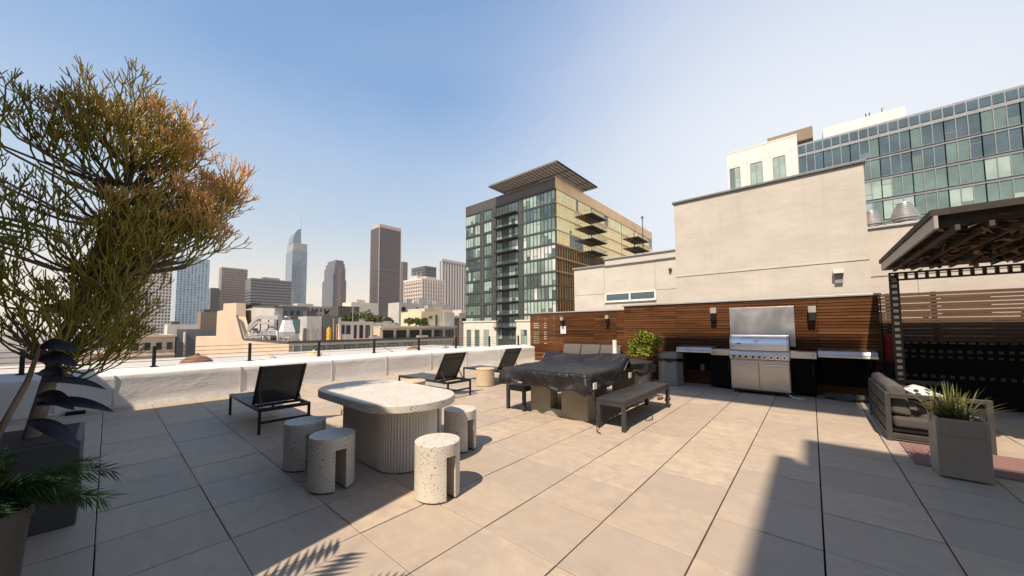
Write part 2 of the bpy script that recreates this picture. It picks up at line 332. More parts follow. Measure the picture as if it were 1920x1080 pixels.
# ------------------------------------------------------------------ mesh helpers
class MB:
    def __init__(s): s.v = []; s.f = []; s.mi = []; s.at = []
    def add(s, vs, fs, mi=0, at=0.0):
        b = len(s.v); s.v += [tuple(p) for p in vs]
        s.at += (list(at) if isinstance(at, (list, tuple)) else [at]*len(vs))
        for f in fs: s.f.append(tuple(i+b for i in f)); s.mi.append(mi)
        return s
    def box(s, x0, x1, y0, y1, z0, z1, mi=0):
        return s.add([(x0,y0,z0),(x1,y0,z0),(x1,y1,z0),(x0,y1,z0),(x0,y0,z1),(x1,y0,z1),(x1,y1,z1),(x0,y1,z1)],
              [(0,3,2,1),(4,5,6,7),(0,1,5,4),(1,2,6,5),(2,3,7,6),(3,0,4,7)], mi)
    def bar(s, a, b, w, h=None, mi=0, up=Vector((0, 0, 1))):
        a = Vector(a); b = Vector(b); h = w if h is None else h; d = (b-a).normalized()
        if abs(d.dot(up)) > 0.98: up = Vector((0, 1, 0))
        sx = d.cross(up).normalized()*w/2; sy = sx.cross(d).normalized()*h/2
        vs = [p+q for p in (a, b) for q in (-sx-sy, sx-sy, sx+sy, -sx+sy)]
        return s.add(vs, [(0,1,2,3),(7,6,5,4),(0,4,5,1),(1,5,6,2),(2,6,7,3),(3,7,4,0)], mi)
    def tube(s, pts, r, seg=8, mi=0, cap=True, at=None):
        pts = [Vector(p) for p in pts]; n = len(pts)
        rs = list(r) if isinstance(r, (list, tuple)) else [r]*n
        vs = []; ats = []; nrm = None
        for i, p in enumerate(pts):
            d = (pts[min(i+1, n-1)]-pts[max(i-1, 0)]).normalized()
            if nrm is None:
                nrm = d.cross(Vector((0, 0, 1)))
                if nrm.length < 0.05: nrm = d.cross(Vector((1, 0, 0)))
            nrm = (nrm - d*nrm.dot(d)).normalized(); bi = d.cross(nrm)
            for k in range(seg):
                a = 2*math.pi*k/seg; vs.append(p+(nrm*math.cos(a)+bi*math.sin(a))*rs[i])
                ats.append(at[i] if at else 0.0)
        fs = [(i*seg+k, i*seg+(k+1) % seg, (i+1)*seg+(k+1) % seg, (i+1)*seg+k) for i in range(n-1) for k in range(seg)]
        if cap: fs += [tuple(range(seg))[::-1], tuple((n-1)*seg+k for k in range(seg))]
        return s.add(vs, fs, mi, ats)
    def lathe(s, prof, seg=32, c=(0, 0, 0), mi=0):
        vs = [(c[0]+r*math.cos(2*math.pi*k/seg), c[1]+r*math.sin(2*math.pi*k/seg), c[2]+z) for r, z in prof for k in range(seg)]
        n = len(prof)
        fs = [(i*seg+k, i*seg+(k+1) % seg, (i+1)*seg+(k+1) % seg, (i+1)*seg+k) for i in range(n-1) for k in range(seg)]
        fs += [tuple(range(seg))[::-1], tuple((n-1)*seg+k for k in range(seg))]
        return s.add(vs, fs, mi)
    def prism(s, poly, z0, z1, mi=0):
        n = len(poly); vs = [(x, y, z0) for x, y in poly]+[(x, y, z1) for x, y in poly]
        return s.add(vs, [tuple(range(n))[::-1], tuple(range(n, 2*n))]+[(i, (i+1) % n, (i+1) % n+n, i+n) for i in range(n)], mi)
    def extr(s, poly, axis, a, b, mi=0):
        """polygon in the two other axes, extruded along axis ('x' or 'y')"""
        n = len(poly)
        f = (lambda p, t: (t, p[0], p[1])) if axis == 'x' else (lambda p, t: (p[0], t, p[1]))
        vs = [f(p, a) for p in poly]+[f(p, b) for p in poly]
        return s.add(vs, [tuple(range(n)), tuple(range(n, 2*n))[::-1]]+[(i, i+n, (i+1) % n+n, (i+1) % n) for i in range(n)], mi)
    def ball(s, c, r, seg=12, rings=8, mi=0):
        rx, ry, rz = (r, r, r) if isinstance(r, (int, float)) else r
        prof = [(math.sin(math.pi*i/rings), -math.cos(math.pi*i/rings)) for i in range(rings+1)]
        vs = [(c[0]+rx*max(q, 1e-4)*math.cos(2*math.pi*k/seg), c[1]+ry*max(q, 1e-4)*math.sin(2*math.pi*k/seg), c[2]+rz*z) for q, z in prof for k in range(seg)]
        fs = [(i*seg+k, i*seg+(k+1) % seg, (i+1)*seg+(k+1) % seg, (i+1)*seg+k) for i in range(rings) for k in range(seg)]
        return s.add(vs, fs, mi)
    def leaf(s, p, d, n, ln, w, at=0.0, mi=0, droop=0.0):
        p = Vector(p); d = Vector(d).normalized(); sd_ = d.cross(n)
        if sd_.length < 1e-3: sd_ = d.orthogonal()
        sd_ = sd_.normalized()*w/2
        dn = Vector((0, 0, -1))*droop*ln
        m1 = p+d*ln*0.45+dn*0.3; e = p+d*ln+dn
        return s.add([p, m1-sd_, e, m1+sd_], [(0, 1, 2, 3)], mi, [at*0.8, at, min(1, at*1.15), at])
    def shift(s, v, start=0):
        for i in range(start, len(s.v)): s.v[i] = (s.v[i][0]+v[0], s.v[i][1]+v[1], s.v[i][2]+v[2])
    def build(s, name, mats, parent=None, smooth=0, bevel=0.0, attr=False, world=True, segs=2):
        """verts are in world coordinates unless world=False; smooth = crease angle in degrees"""
        me = bpy.data.meshes.new(name)
        o = bpy.data.objects.new(name, me); COL.objects.link(o)
        vs = s.v
        if parent is not None:
            o.parent = parent
            if world:
                off = root_off(parent); vs = [(a-off.x, b-off.y, c-off.z) for a, b, c in vs]
        me.from_pydata(vs, [], s.f)
        for m in (mats if isinstance(mats, (list, tuple)) else [mats]): me.materials.append(m)
        me.polygons.foreach_set('material_index', s.mi)
        if attr:
            a = me.attributes.new('age', 'FLOAT', 'POINT'); a.data.foreach_set('value', s.at)
        bm = bmesh.new(); bm.from_mesh(me)
        if not attr or len(s.f) < 4000: bmesh.ops.recalc_face_normals(bm, faces=bm.faces)
        if smooth:
            lim = R(smooth)
            for f in bm.faces: f.smooth = True
            for e in bm.edges: e.smooth = len(e.link_faces) == 2 and e.calc_face_angle(3) < lim
        bm.to_mesh(me); bm.free(); me.update()
        if bevel:
            b = o.modifiers.new('bevel', 'BEVEL'); b.width = bevel; b.segments = segs; b.limit_method = 'ANGLE'; b.angle_limit = R(40)
            b.harden_normals = False
        return o

def root_off(o):
    v = Vector((0, 0, 0))
    while o is not None: v += o.location; o = o.parent
    return v
def tag(o, label, cat, group=None):
    o['label'] = label; o['category'] = cat
    if group: o['group'] = group
    return o
def thing(name, label, cat, loc=(0, 0, 0), rz=0.0, group=None):
    o = bpy.data.objects.new(name, None); COL.objects.link(o); o.location = loc; o.rotation_euler = (0, 0, rz)
    o.empty_display_size = 0.2
    return tag(o, label, cat, group)
def struct(o): o['kind'] = 'structure'; return o
def stuff(o): o['kind'] = 'stuff'; return o
KIDS = {}
def copy_tree(o, parent=None):
    c = o.copy(); COL.objects.link(c); c.parent = parent
    for ch in [k for k in o.children]: copy_tree(ch, c)
    return c
def dup(root, loc, label, rz=None, group=None):
    c = copy_tree(root); c.location = loc; c['label'] = label
    if rz is not None: c.rotation_euler = (0, 0, rz)
    if group: c['group'] = group
    return c

# ================================================================== SETTING
P = 0.62
mb = MB()
for i in range(-16, 9):
    for j in range(-8, 20):
        x0, y0 = i*P, j*P
        xc = x0+P/2; yc = y0+P/2
        if xc < -10.0 or (xc > -4.2 and yc > 10.05+P/2) or yc > 12.4: continue
        gx = 0.0045 if (i % 2) else 0.0055; gy = 0.0025+0.002*((i*7+j*13) % 3 == 0)
        x1, y1 = x0+P-gx, y0+P-gy
        if i == -16: x0 = -10.0
        xa, ya = x0+gx, y0+gy; b = 0.004
        dz = (((i*31+j*17) % 7)-3)*0.0004
        mb.add([(xa, ya, -0.05), (x1, ya, -0.05), (x1, y1, -0.05), (xa, y1, -0.05),
                (xa, ya, dz-b*0.5), (x1, ya, dz-b*0.5), (x1, y1, dz-b*0.5), (xa, y1, dz-b*0.5),
                (xa+b, ya+b, dz), (x1-b, ya+b, dz), (x1-b, y1-b, dz), (xa+b, y1-b, dz)],
               [(0,1,5,4),(1,2,6,5),(2,3,7,6),(3,0,4,7),(4,5,9,8),(5,6,10,9),(6,7,11,10),(7,4,8,11),(8,9,10,11)])
struct(mb.build('terrace_floor', M['paver']))
mb = MB(); mb.box(-11.0, 6.2, -8, 13.0, -22, -0.06)
struct(mb.build('roof_slab', M['slab']))
mb = MB(); mb.add([(-9000, -9000, -22.5), (9000, -9000, -22.5), (9000, 9000, -22.5), (-9000, 9000, -22.5)], [(0, 1, 2, 3)])
struct(mb.build('ground', mat('city_ground', (0.20, 0.18, 0.16), 0.9, var=0.3, scale=0.02, world=True)))

# ---- parapet
par = thing('parapet_wall', 'low white membrane covered parapet wall running along the far left edge of the terrace', 'parapet', (-9.8, 5, 0))
def par_x(y): return -9.8+0.0*y+0.02*math.sin(y*1.3)+0.6*max(0, (y-7.0)/5.0)**1.5*0.9
mb = MB()
ny, prof = 150, [(0.02, 0.0), (0.0, 0.06), (0.0, 0.2), (0.0, 0.35), (0.0, 0.5), (0.005, 0.585), (-0.02, 0.612), (-0.06, 0.622), (-0.3, 0.66), (-0.5, 0.69), (-0.62, 0.705), (-0.66, 0.69), (-0.68, 0.5), (-0.68, -3)]
ys = [-9.0+21.35*i/ny for i in range(ny+1)]
for y in ys:
    for k, (dx, z) in enumerate(prof):
        w = 0.0
        if 0 < k < 11:
            w = 0.010*noise.noise(Vector((k*0.5, y*1.4, 1.7)))+0.007*noise.noise(Vector((k*0.9+9, y*4.0, 4.1)))
        zz = z+(0.012*noise.noise(Vector((y*0.8, k*0.3, 8))) if k > 4 else 0)
        mb.v.append((par_x(y)+dx+w, y, zz)); mb.at.append(0)
np_ = len(prof)
for i in range(ny):
    for k in range(np_-1):
        a = i*np_+k; mb.f.append((a, a+np_, a+np_+1, a+1)); mb.mi.append(0)
mb.f.append(tuple(range(ny*np_, ny*np_+np_))); mb.mi.append(0)
mb.build('wall_body', M['membrane'], par, smooth=70)
seamm = mat('grey_seam_tape', (0.50, 0.48, 0.46), 0.6)
for y in (-0.55, 0.12, 2.02, 4.02, 5.6, 7.25, 8.8, 10.4):
    mb = MB(); mb.box(par_x(y)-0.004, par_x(y)+0.014, y-0.011, y+0.011, 0.03, 0.60); mb.build('seam', seamm, par)
mb = MB(); mb.box(-9.79, -9.55, -0.42, -0.20, 0.0, 0.035); mb.build('drain_opening', M['black_matte'], par)

# ---- cable railing on the parapet
rail = thing('cable_railing', 'low black cable railing with square posts along the top of the white parapet', 'railing', (-10.3, 5, 0.7))
pys = [-4.2, -2.55, -0.95, 0.65, 2.28, 3.86, 5.46, 7.1, 8.7, 10.3, 11.9]
post0 = None
for y in pys:
    x = par_x(y)-0.5
    if post0 is None:
        mb = MB(); mb.box(-0.028, 0.028, -0.028, 0.028, 0.0, 0.42); mb.box(-0.055, 0.055, -0.055, 0.055, 0.0, 0.012)
        post0 = mb.build('post', M['black_metal'], rail, bevel=0.004, world=False); o = post0
    else:
        o = post0.copy(); COL.objects.link(o)
    o.location = (x+10.3, y-5, -0.01)
for z in (0.80, 0.89, 0.98, 1.07):
    mb = MB(); mb.tube([(par_x(y)-0.5, y, z) for y in pys], 0.006, 6); mb.build('cable', M['char_metal'], rail)
mb = MB(); mb.tube([(par_x(5.46)-0.5, 5.46, 0.99), (par_x(6.1)-0.5, 6.12, 0.69)], 0.012, 6); mb.build('brace', M['grey_metal'], rail)

# ---- timber walls (slats modelled one by one)
def slats(mb, x0, x1, y, z0, z1, pitch=0.066, th=0.022, joints=(), gap=0.006, mi=0):
    z = z0; row = 0; xs = sorted([x0, x1]+[j for j in joints if x0 < j < x1])
    while z < z1-0.02:
        zt = min(z+pitch-gap, z1)
        for a, b in zip(xs[:-1], xs[1:]):
            w = random.uniform(-0.004, 0.004)
            mb.box(a+0.003, b-0.003, y+w, y+th+w, z, zt, mi)
        z += pitch; row += 1
tw = thing('timber_wall', 'tall reddish brown horizontal slat wall behind the steel barbecue', 'timber wall', (-1.6, 10.1, 0))
mb = MB(); slats(mb, -4.17, 1.03, 10.0, 0.03, 2.06, joints=(-2.72, -1.2, 0.1), gap=0.013); mb.build('slat_cladding', M['wood'], tw)
mb = MB(); mb.box(-4.16, 1.02, 10.03, 10.14, 0.0, 2.05); mb.build('backing', M['black_matte'], tw)
mb = MB(); mb.box(-4.2, 1.06, 9.97, 10.2, 2.06, 2.10); mb.build('coping', M['coping'], tw, bevel=0.004)
mb = MB(); mb.box(-4.19, -4.172, 10.14, 12.34, 0.0, 2.07); mb.build('return_panel', M['slat_dark'], tw)
mb = MB(); mb.extr([(9.93, 0.05), (9.999, 0.05), (9.999, 2.04), (9.985, 2.04)], 'x', 1.032, 1.048); mb.build('end_trim', M['black_matte'], tw)
t2 = thing('timber_wall', 'lower set back slat wall at the far end of the parapet, with pierced gaps at its left end', 'timber wall', (-6.8, 12.35, 0))
mb = MB(); slats(mb, -7.75, -4.2, 12.35, 0.03, 2.06, joints=(-6.35, -5.45), gap=0.012); mb.build('slat_cladding', M['wood'], t2)
mb = MB(); mb.box(-7.74, -4.2, 12.38, 12.5, 0.0, 2.05); mb.build('backing', M['black_matte'], t2)
# pierced screen at the left end: small openings show the bright building behind
mb = MB(); z = 0.03; k = 0
cols = ((-9.28, -8.98), (-8.72, -8.55), (-8.28, -8.18), (-7.98, -7.88))
while z < 2.04:
    zt = z+0.072; mb.box(-9.45, -7.75, 12.35, 12.372, z, min(zt, 2.06))
    if z+0.095 < 2.06:
        xs = [-9.45]
        for a, b in cols:
            j = random.uniform(-0.01, 0.01)
            if z < 0.68 or random.random() < 0.12: continue
            xs += [a+j, b+j]
        xs.append(-7.75)
        for a, b in zip(xs[::2], xs[1::2]): mb.box(a, b, 12.352, 12.372, zt+0.001, z+0.094)
    z += 0.095
mb.build('pierced_screen', M['wood'], t2)
mb = MB(); mb.box(-9.48, -4.2, 12.32, 12.55, 2.065, 2.105); mb.build('coping', M['coping'], t2, bevel=0.004)

# ---- stucco buildings behind the timber walls
sb = thing('stucco_building', 'tall cream stucco rooftop block with a joint line above the barbecue wall', 'building', (-0.9, 12, 0))
mb = MB(); mb.box(-2.79, 0.97, 10.36, 15.0, -20, 4.90); mb.build('wall', M['plaster'], sb)
mb = MB(); mb.box(-2.795, 0.975, 10.345, 10.362, 2.835, 2.865); mb.build('joint_line', M['plaster_low'], sb)
mb = MB(); mb.box(-2.83, 1.01, 10.31, 15.05, 4.905, 4.955); mb.build('coping', M['coping_dark'], sb, bevel=0.005)
lamp_v = thing('wall_vent', 'small beige hooded vent with a grey flap low on the tall cream stucco wall', 'vent', (0.485, 10.3, 2.5))
mb = MB(); mb.extr([(10.20, 2.58), (10.36, 2.58), (10.36, 2.67), (10.24, 2.67)], 'x', 0.40, 0.57); mb.build('hood', M['plaster'], lamp_v, bevel=0.006)
mb = MB(); mb.box(0.42, 0.55, 10.30, 10.36, 2.37, 2.575); mb.build('flap', mat('vent_grey', (0.22, 0.2, 0.18), 0.6), lamp_v, bevel=0.006)
sb2 = thing('stucco_building', 'low pale stucco rooftop building with a long strip window left of the tall cream block', 'building', (-5, 13, 0))
mb = MB(); mb.box(-7.40, -2.9, 12.72, 17.0, -20, 3.86); mb.build('wall', M['plaster_low'], sb2)
mb = MB(); mb.box(-6.02, -2.9, 12.71, 16.9, 3.864, 4.08); mb.build('upper_wall', M['plaster_low'], sb2)
mb = MB(); mb.box(-7.44, -6.03, 12.66, 17.0, 3.865, 3.91); mb.box(-6.05, -2.9, 12.66, 17.0, 4.085, 4.13); mb.box(-6.02, -2.9, 12.66, 12.70, 3.83, 3.87); mb.build('coping', M['coping'], sb2, bevel=0.004)
jm = mat('stucco_joint', (0.45, 0.40, 0.34), 0.9)
for x in (-6.05, -4.13): MB().box(x-0.012, x+0.012, 12.712, 12.722, 2.1, 3.82).build('joint_line', jm, sb2)
for a, b in ((-7.4, -6.07), (-4.11, -2.9)): MB().box(a, b, 12.712, 12.722, 2.76, 2.785).build('joint_line', jm, sb2)
wn = MB(); wn.box(-6.03, -4.10, 12.66, 12.715, 2.40, 2.47); wn.box(-6.03, -4.10, 12.68, 12.715, 2.71, 2.74)
wn.box(-6.03, -5.97, 12.68, 12.715, 2.47, 2.71); wn.box(-4.16, -4.10, 12.68, 12.715, 2.47, 2.71); wn.box(-5.08, -5.02, 12.68, 12.715, 2.47, 2.71)
w = wn.build('window', M['white_metal'], sb2, bevel=0.003)
gl = N('blue_grey_glass'); gl = gl.set((0.10, 0.15, 0.165), 0.08, 0.2)
for a, b in ((-5.97, -5.08), (-5.02, -4.16)):
    mb = MB(); mb.box(a, b, 12.695, 12.712, 2.47, 2.71); mb.build('pane', gl, w)
cl_ = thing('wall_camera', 'small dark dome fitting high on the pale stucco wall beside the tall block', 'camera', (-3.6, 12.65, 3.45))
mb = MB(); mb.lathe([(0.055, 0), (0.055, 0.05), (0.02, 0.06)], 16, (-3.6, 12.66, 3.44)); mb.build('mount', M['grey_metal'], cl_, smooth=40)
mb = MB(); mb.ball((-3.6, 12.66, 3.42), 0.05); mb.build('dome', M['glass_lamp'], cl_, smooth=60)
sb3 = thing('stucco_building', 'plain beige stucco wall block right of the tall cream block, carrying the roof ventilators', 'building', (3, 12, 0))
mb = MB(); mb.box(0.975, 7.0, 11.0, 15.0, -20, 3.58); mb.build('wall', M['plaster'], sb3)
mb = MB(); mb.box(0.98, 7.05, 10.96, 15.0, 3.585, 3.63); mb.build('coping', M['coping'], sb3, bevel=0.004)
mb = MB(); mb.box(0.98, 7.0, 10.985, 11.002, 2.53, 2.555); mb.build('joint_line', jm, sb3)
mb = MB(); mb.box(1.70, 1.712, 10.986, 11.002, 2.0, 2.53); mb.build('joint_line', jm, sb3)
galv = mat('galvanised_sheet', (0.52, 0.51, 0.50), 0.42, 0.75, var=0.12)
def turbine(x, y, label, s):
    t = thing('roof_ventilator', label, 'ventilator', (x, y, 3.63), group='ribbed ventilators on the beige block')
    mb = MB(); mb.lathe([(0.17*s, 0), (0.17*s, 0.10*s), (0.13*s, 0.12*s), (0.13*s, 0.16*s)], 20, (x, y, 3.63)); mb.build('collar', galv, t, smooth=35)
    pr = []
    for k in range(9):
        r = 0.235*s*(1-0.085*max(0, k-1)**1.18/1.6) if k else 0.20*s
        z = 0.14*s+k*0.048*s
        pr += [(r, z), (r*1.05, z+0.014*s), (r*1.05, z+0.03*s), (r*0.99, z+0.044*s)]
    pr.append((0.04*s, pr[-1][1]+0.02*s))
    mb = MB(); mb.lathe(pr, 28, (x, y, 3.63)); mb.build('ribbed_hood', galv, t, smooth=25)
turbine(1.16, 11.6, 'silver ribbed roof ventilator against the tall cream block', 0.85)
turbine(1.66, 11.5, 'silver ribbed roof ventilator further right of the tall cream block, in front of green glass', 0.95)

# brown slat fence right of the timber wall
sf = thing('slat_fence', 'weathered brown slat fence with pale gaps behind the pergola post', 'fence', (2.5, 10.6, 0))
mb = MB(); z = 0.9
while z < 2.12:
    mb.box(1.05, 5.5, 10.60, 10.625, z, z+0.058); z += 0.072
mb.build('slat_cladding', M['slat_dark'], sf)
z = 0.944+0.018
while z < 2.0:
    a = 1.26+random.choice((0, 0, 0.1, 0.16))
    for p_, q_ in ((a, 1.78+random.uniform(-0.03, 0.05)), (1.06, 1.12), (1.92, 2.5)): MB().box(p_, q_, 10.612, 10.63, z-0.004, z+0.014).build('gap_strip', M['gap_pale'], sf)
    z += 0.144
mb = MB()
for x in (1.22, 1.83, 3.0, 4.2, 5.4): mb.box(x-0.035, x+0.035, 10.63, 10.7, 0, 2.12)
mb.box(1.05, 5.5, 10.626, 10.64, 0.0, 0.89); mb.build('post', M['slat_dark'], sf)
bf = thing('lattice_screen', 'black lattice screen with rows of small square openings behind the patio sofa', 'screen', (2.4, 9.95, 0))
mb = MB()
rows = ((0.02, 0.50, 0), (0.50, 0.56, 1), (0.56, 0.86, 0), (0.86, 0.90, 1), (0.90, 0.955, 0), (0.955, 1.01, 1), (1.01, 1.12, 0))
for a, b, op in rows:
    if not op: mb.box(1.24, 4.6, 9.92, 9.95, a, b-0.001)
    else:
        x = 1.24
        while x < 4.6: mb.box(x, x+0.045, 9.92, 9.95, a, b-0.001); x += 0.108
x = 1.28
while x < 4.6: mb.box(x, x+0.03, 9.93, 9.945, 1.12, 1.16); x += 0.108
mb.build('screen_panel', M['black_matte'], bf)
mb = MB()
for a, b in ((0.49, 0.57), (0.85, 0.91), (0.945, 1.02)): mb.box(1.26, 4.55, 9.962, 9.975, a, b)
mb.build('dapple_strip', mat('khaki_light_dapple', (0.24, 0.20, 0.12), 0.8), bf)  # khaki strips behind the openings stand in for light dapples

# ================================================================== FURNITURE ON THE TERRACE
# ---- stainless barbecue
g = thing('gas_barbecue', 'large stainless steel gas barbecue with closed hood and two cabinet doors', 'barbecue', (-0.88, 9.45, 0))
X0, X1, YF, YB = -1.40, -0.37, 9.16, 9.78
mb = MB(); mb.box(X0, X1, YF+0.02, YB, 0.09, 0.735); mb.build('cabinet', M['steel_h'], g, bevel=0.006)
for a, b in ((X0+0.012, (X0+X1)/2-0.006), ((X0+X1)/2+0.006, X1-0.012)):
    mb = MB(); mb.box(a, b, YF, YF+0.018, 0.115, 0.715); d = mb.build('door', M['steel_h'], g, bevel=0.006)
    mb = MB(); c = (a+b)/2+0.01; mb.tube([(c-0.19, YF-0.035, 0.635), (c+0.19, YF-0.035, 0.635)], 0.016, 12)
    for q in (-0.18, 0.18): mb.tube([(c+q, YF-0.035, 0.635), (c+q, YF+0.002, 0.635)], 0.01, 8)
    mb.build('handle', M['chrome'], d, smooth=40)
mb = MB(); mb.extr([(YF-0.035, 0.745), (YB, 0.745), (YB, 0.935), (YF+0.02, 0.935), (YF-0.03, 0.845)], 'x', X0-0.01, X1+0.01); mb.build('control_panel', M['steel'], g, bevel=0.005)
for k in range(9):
    x = X0+0.075+k*(X1-X0-0.15)/8+(0.02 if k in (3, 4) else 0)
    mb = MB(); mb.tube([(x, YF-0.036, 0.795), (x, YF-0.05, 0.795)], 0.034, 16, mi=0); mb.tube([(x, YF-0.05, 0.795), (x, YF-0.085, 0.795)], [0.024, 0.020], 14, mi=1)
    mb.box(x-0.004, x+0.004, YF-0.089, YF-0.05, 0.775, 0.815, 1)
    mb.build('knob', [M['chrome'], M['black_plastic']], g, smooth=40)
hp = [(YF-0.01, 0.94)]+[(YF-0.01+0.20*(1-math.cos(R(a))), 0.94+0.10+0.225*math.sin(R(a))) for a in range(0, 91, 10)]+[(YB-0.16, 1.262), (YB-0.06, 1.18), (YB-0.05, 0.94)]
mb = MB(); mb.extr(hp, 'x', X0+0.035, X1-0.035); hd = mb.build('hood', M['hood'], g, smooth=25)
for a, b in ((X0+0.0, X0+0.034), (X1-0.034, X1)):
    mb = MB(); mb.extr([(p, q+0.004 if q > 1 else q) for p, q in hp], 'x', a, b); mb.build('hood_end_cap', M['steel'], g, smooth=25)
mb = MB(); mb.tube([(X0+0.12, YF-0.055, 1.0), (X1-0.12, YF-0.055, 1.0)], 0.014, 12)
for q in (X0+0.14, X1-0.14): mb.tube([(q, YF-0.055, 1.0), (q, YF-0.008, 1.0)], 0.009, 8)
mb.build('handle', M['chrome'], hd, smooth=40)
mb = MB(); cx = (X0+X1)/2-0.03; mb.tube([(cx, YF+0.035, 1.145), (cx, YF+0.0, 1.165)], [0.05, 0.046], 20); mb.build('thermometer', M['white_metal'], hd, smooth=40)
mb = MB(); mb.ball((X0+0.17, YF-0.012, 1.075), (0.045, 0.006, 0.012), 14, 8); mb.build('badge', M['black_plastic'], hd, smooth=60)
mb = MB(); mb.box(X0+0.03, X1-0.03, YF+0.03, YB, 0.055, 0.088); mb.build('base_frame', M['black_metal'], g)
for x in (X0+0.06, X1-0.06):
    for y in (YF+0.07, YB-0.07):
        mb = MB(); mb.tube([(x-0.014, y, 0.03), (x+0.014, y, 0.03)], 0.03, 14); mb.build('caster', M['black_plastic'], g, smooth=40)
for a, b in ((X0-0.385, X0-0.012), (X1+0.012, X1+0.42)):
    mb = MB(); mb.box(a, b, YF+0.05, YB, 0.80, 0.93); mb.box(a+0.02, b-0.02, YF+0.045, YF+0.05, 0.82, 0.915)
    sh = mb.build('side_shelf', M['steel'], g, bevel=0.008)
    mb = MB(); mb.tube([(a+0.06 if a < -1 else b-0.06, YF+0.045, 0.865), (a+0.06 if a < -1 else b-0.06, YF+0.015, 0.865)], [0.022, 0.018], 12); mb.build('knob', M['chrome'], sh, smooth=40)
pn = tag(MB().box(-1.50, -0.28, 9.955, 9.985, 1.0, 1.90).build('splash_panel', M['panel'], bevel=0.003), 'large brushed steel splash panel fixed to the timber wall behind the barbecue hood', 'metal panel')
def counter(a, b, label):
    t = thing('wall_counter', label, 'counter', ((a+b)/2, 9.65, 0.88), group='steel counters on the timber wall')
    mb = MB(); mb.extr([(9.30, 0.865), (9.30, 0.89), (9.35, 0.955), (9.98, 0.975), (9.98, 0.865)], 'x', a, b); mb.build('worktop', M['steel'], t, bevel=0.004)
    mb = MB(); mb.box(a, b, 9.270, 9.299, 0.838, 0.872); mb.build('lit_edge_strip', M['bright_edge'], t, bevel=0.003)  # cream colour stands in for bright light reflected along the counter edge
    for x in (a+0.08, b-0.08): MB().extr([(9.5, 0.86), (9.985, 0.86), (9.985, 0.5), (9.955, 0.5)], 'x', x-0.02, x+0.02).build('bracket', M['black_metal'], t)
    mb = MB(); mb.lathe([(0.03, 0), (0.03, 0.012)], 14, ((a+b)/2-0.02, 9.9, 0.973)); mb.build('cap', M['black_plastic'], t)
counter(-2.56, -1.80, 'stainless wall counter with a pale edge above the black shade board beside the grey bin')
counter(0.07, 0.90, 'stainless wall counter with a pale edge between the barbecue and the dark wall end')
for a, b, lb in ((-1.87, -1.44, 'matte black cabinet under the shelf left of the barbecue'), (-0.33, 0.03, 'matte black cabinet under the shelf right of the barbecue')):
    t = thing('black_cabinet', lb, 'cabinet', ((a+b)/2, 9.75, 0))
    mb = MB(); mb.box(a, b, 9.56, 9.95, 0.03, 0.78); mb.build('carcass', M['black_matte'], t, bevel=0.006)
    mb = MB(); mb.box(a+0.01, b-0.01, 9.535, 9.558, 0.06, 0.76); d = mb.build('door', M['black_matte'], t, bevel=0.005)
    mb = MB(); mb.tube([(b-0.05, 9.525, 0.45), (b-0.05, 9.525, 0.65)], 0.008, 8); mb.build('handle', M['char_metal'], d, smooth=40)
ld = MB(); ld.box(-2.54, -1.88, 9.955, 9.985, 0.36, 0.86); ld.box(0.04, 0.92, 9.955, 9.985, 0.22, 0.86)  # black boards put the counters' shade onto the slat wall
o = ld.build('counter_shade_board', M['black_matte'], tw)
t = thing('tap_outlet', 'small grey weatherproof outlet on the black shade board below the left steel counter', 'outlet', (-2.12, 9.94, 0.4))
mb = MB(); mb.box(-2.165, -2.085, 9.90, 9.954, 0.36, 0.50); mb.build('cover', M['bin'], t, bevel=0.01)
mb = MB(); mb.tube([(-2.125, 9.92, 0.36), (-2.125, 9.92, 0.29)], 0.025, 10); mb.build('nozzle', M['black_plastic'], t, smooth=40)
# crumpled cover on the paving
mb = MB(); n1, n2 = 26, 12
for i in range(n1+1):
    for j in range(n2):
        u = i/n1; a = 2*math.pi*j/n2; rr = (0.075+0.03*noise.noise(Vector((u*7, j*0.8, 2))))*(math.sin(math.pi*min(max(u, .03), .97))**0.35)
        mb.v.append((0.12+u*0.72, 9.50+math.cos(a)*rr*2.0+0.03*math.sin(u*9), max(0.004, 0.06+math.sin(a)*rr))); mb.at.append(0)
for i in range(n1):
    for j in range(n2): mb.f.append((i*n2+j, i*n2+(j+1) % n2, (i+1)*n2+(j+1) % n2, (i+1)*n2+j)); mb.mi.append(0)
mb.f += [tuple(range(n2))[::-1], tuple(n1*n2+j for j in range(n2))]; mb.mi += [0, 0]
tag(mb.build('crumpled_cover', M['cushion_dark'], smooth=60), 'rolled dark grey cloth cover lying on the paving right of the barbecue', 'cover')
t = thing('gas_hose', 'short pale hose end lying on the paving at the right foot of the barbecue', 'hose', (-0.3, 9.15, 0.01))
mb = MB(); mb.tube([(-0.42, 9.22, 0.05), (-0.33, 9.14, 0.012), (-0.24, 9.12, 0.011), (-0.16, 9.15, 0.011)], 0.01, 8); mb.build('tube', M['pvc'], t, smooth=40)

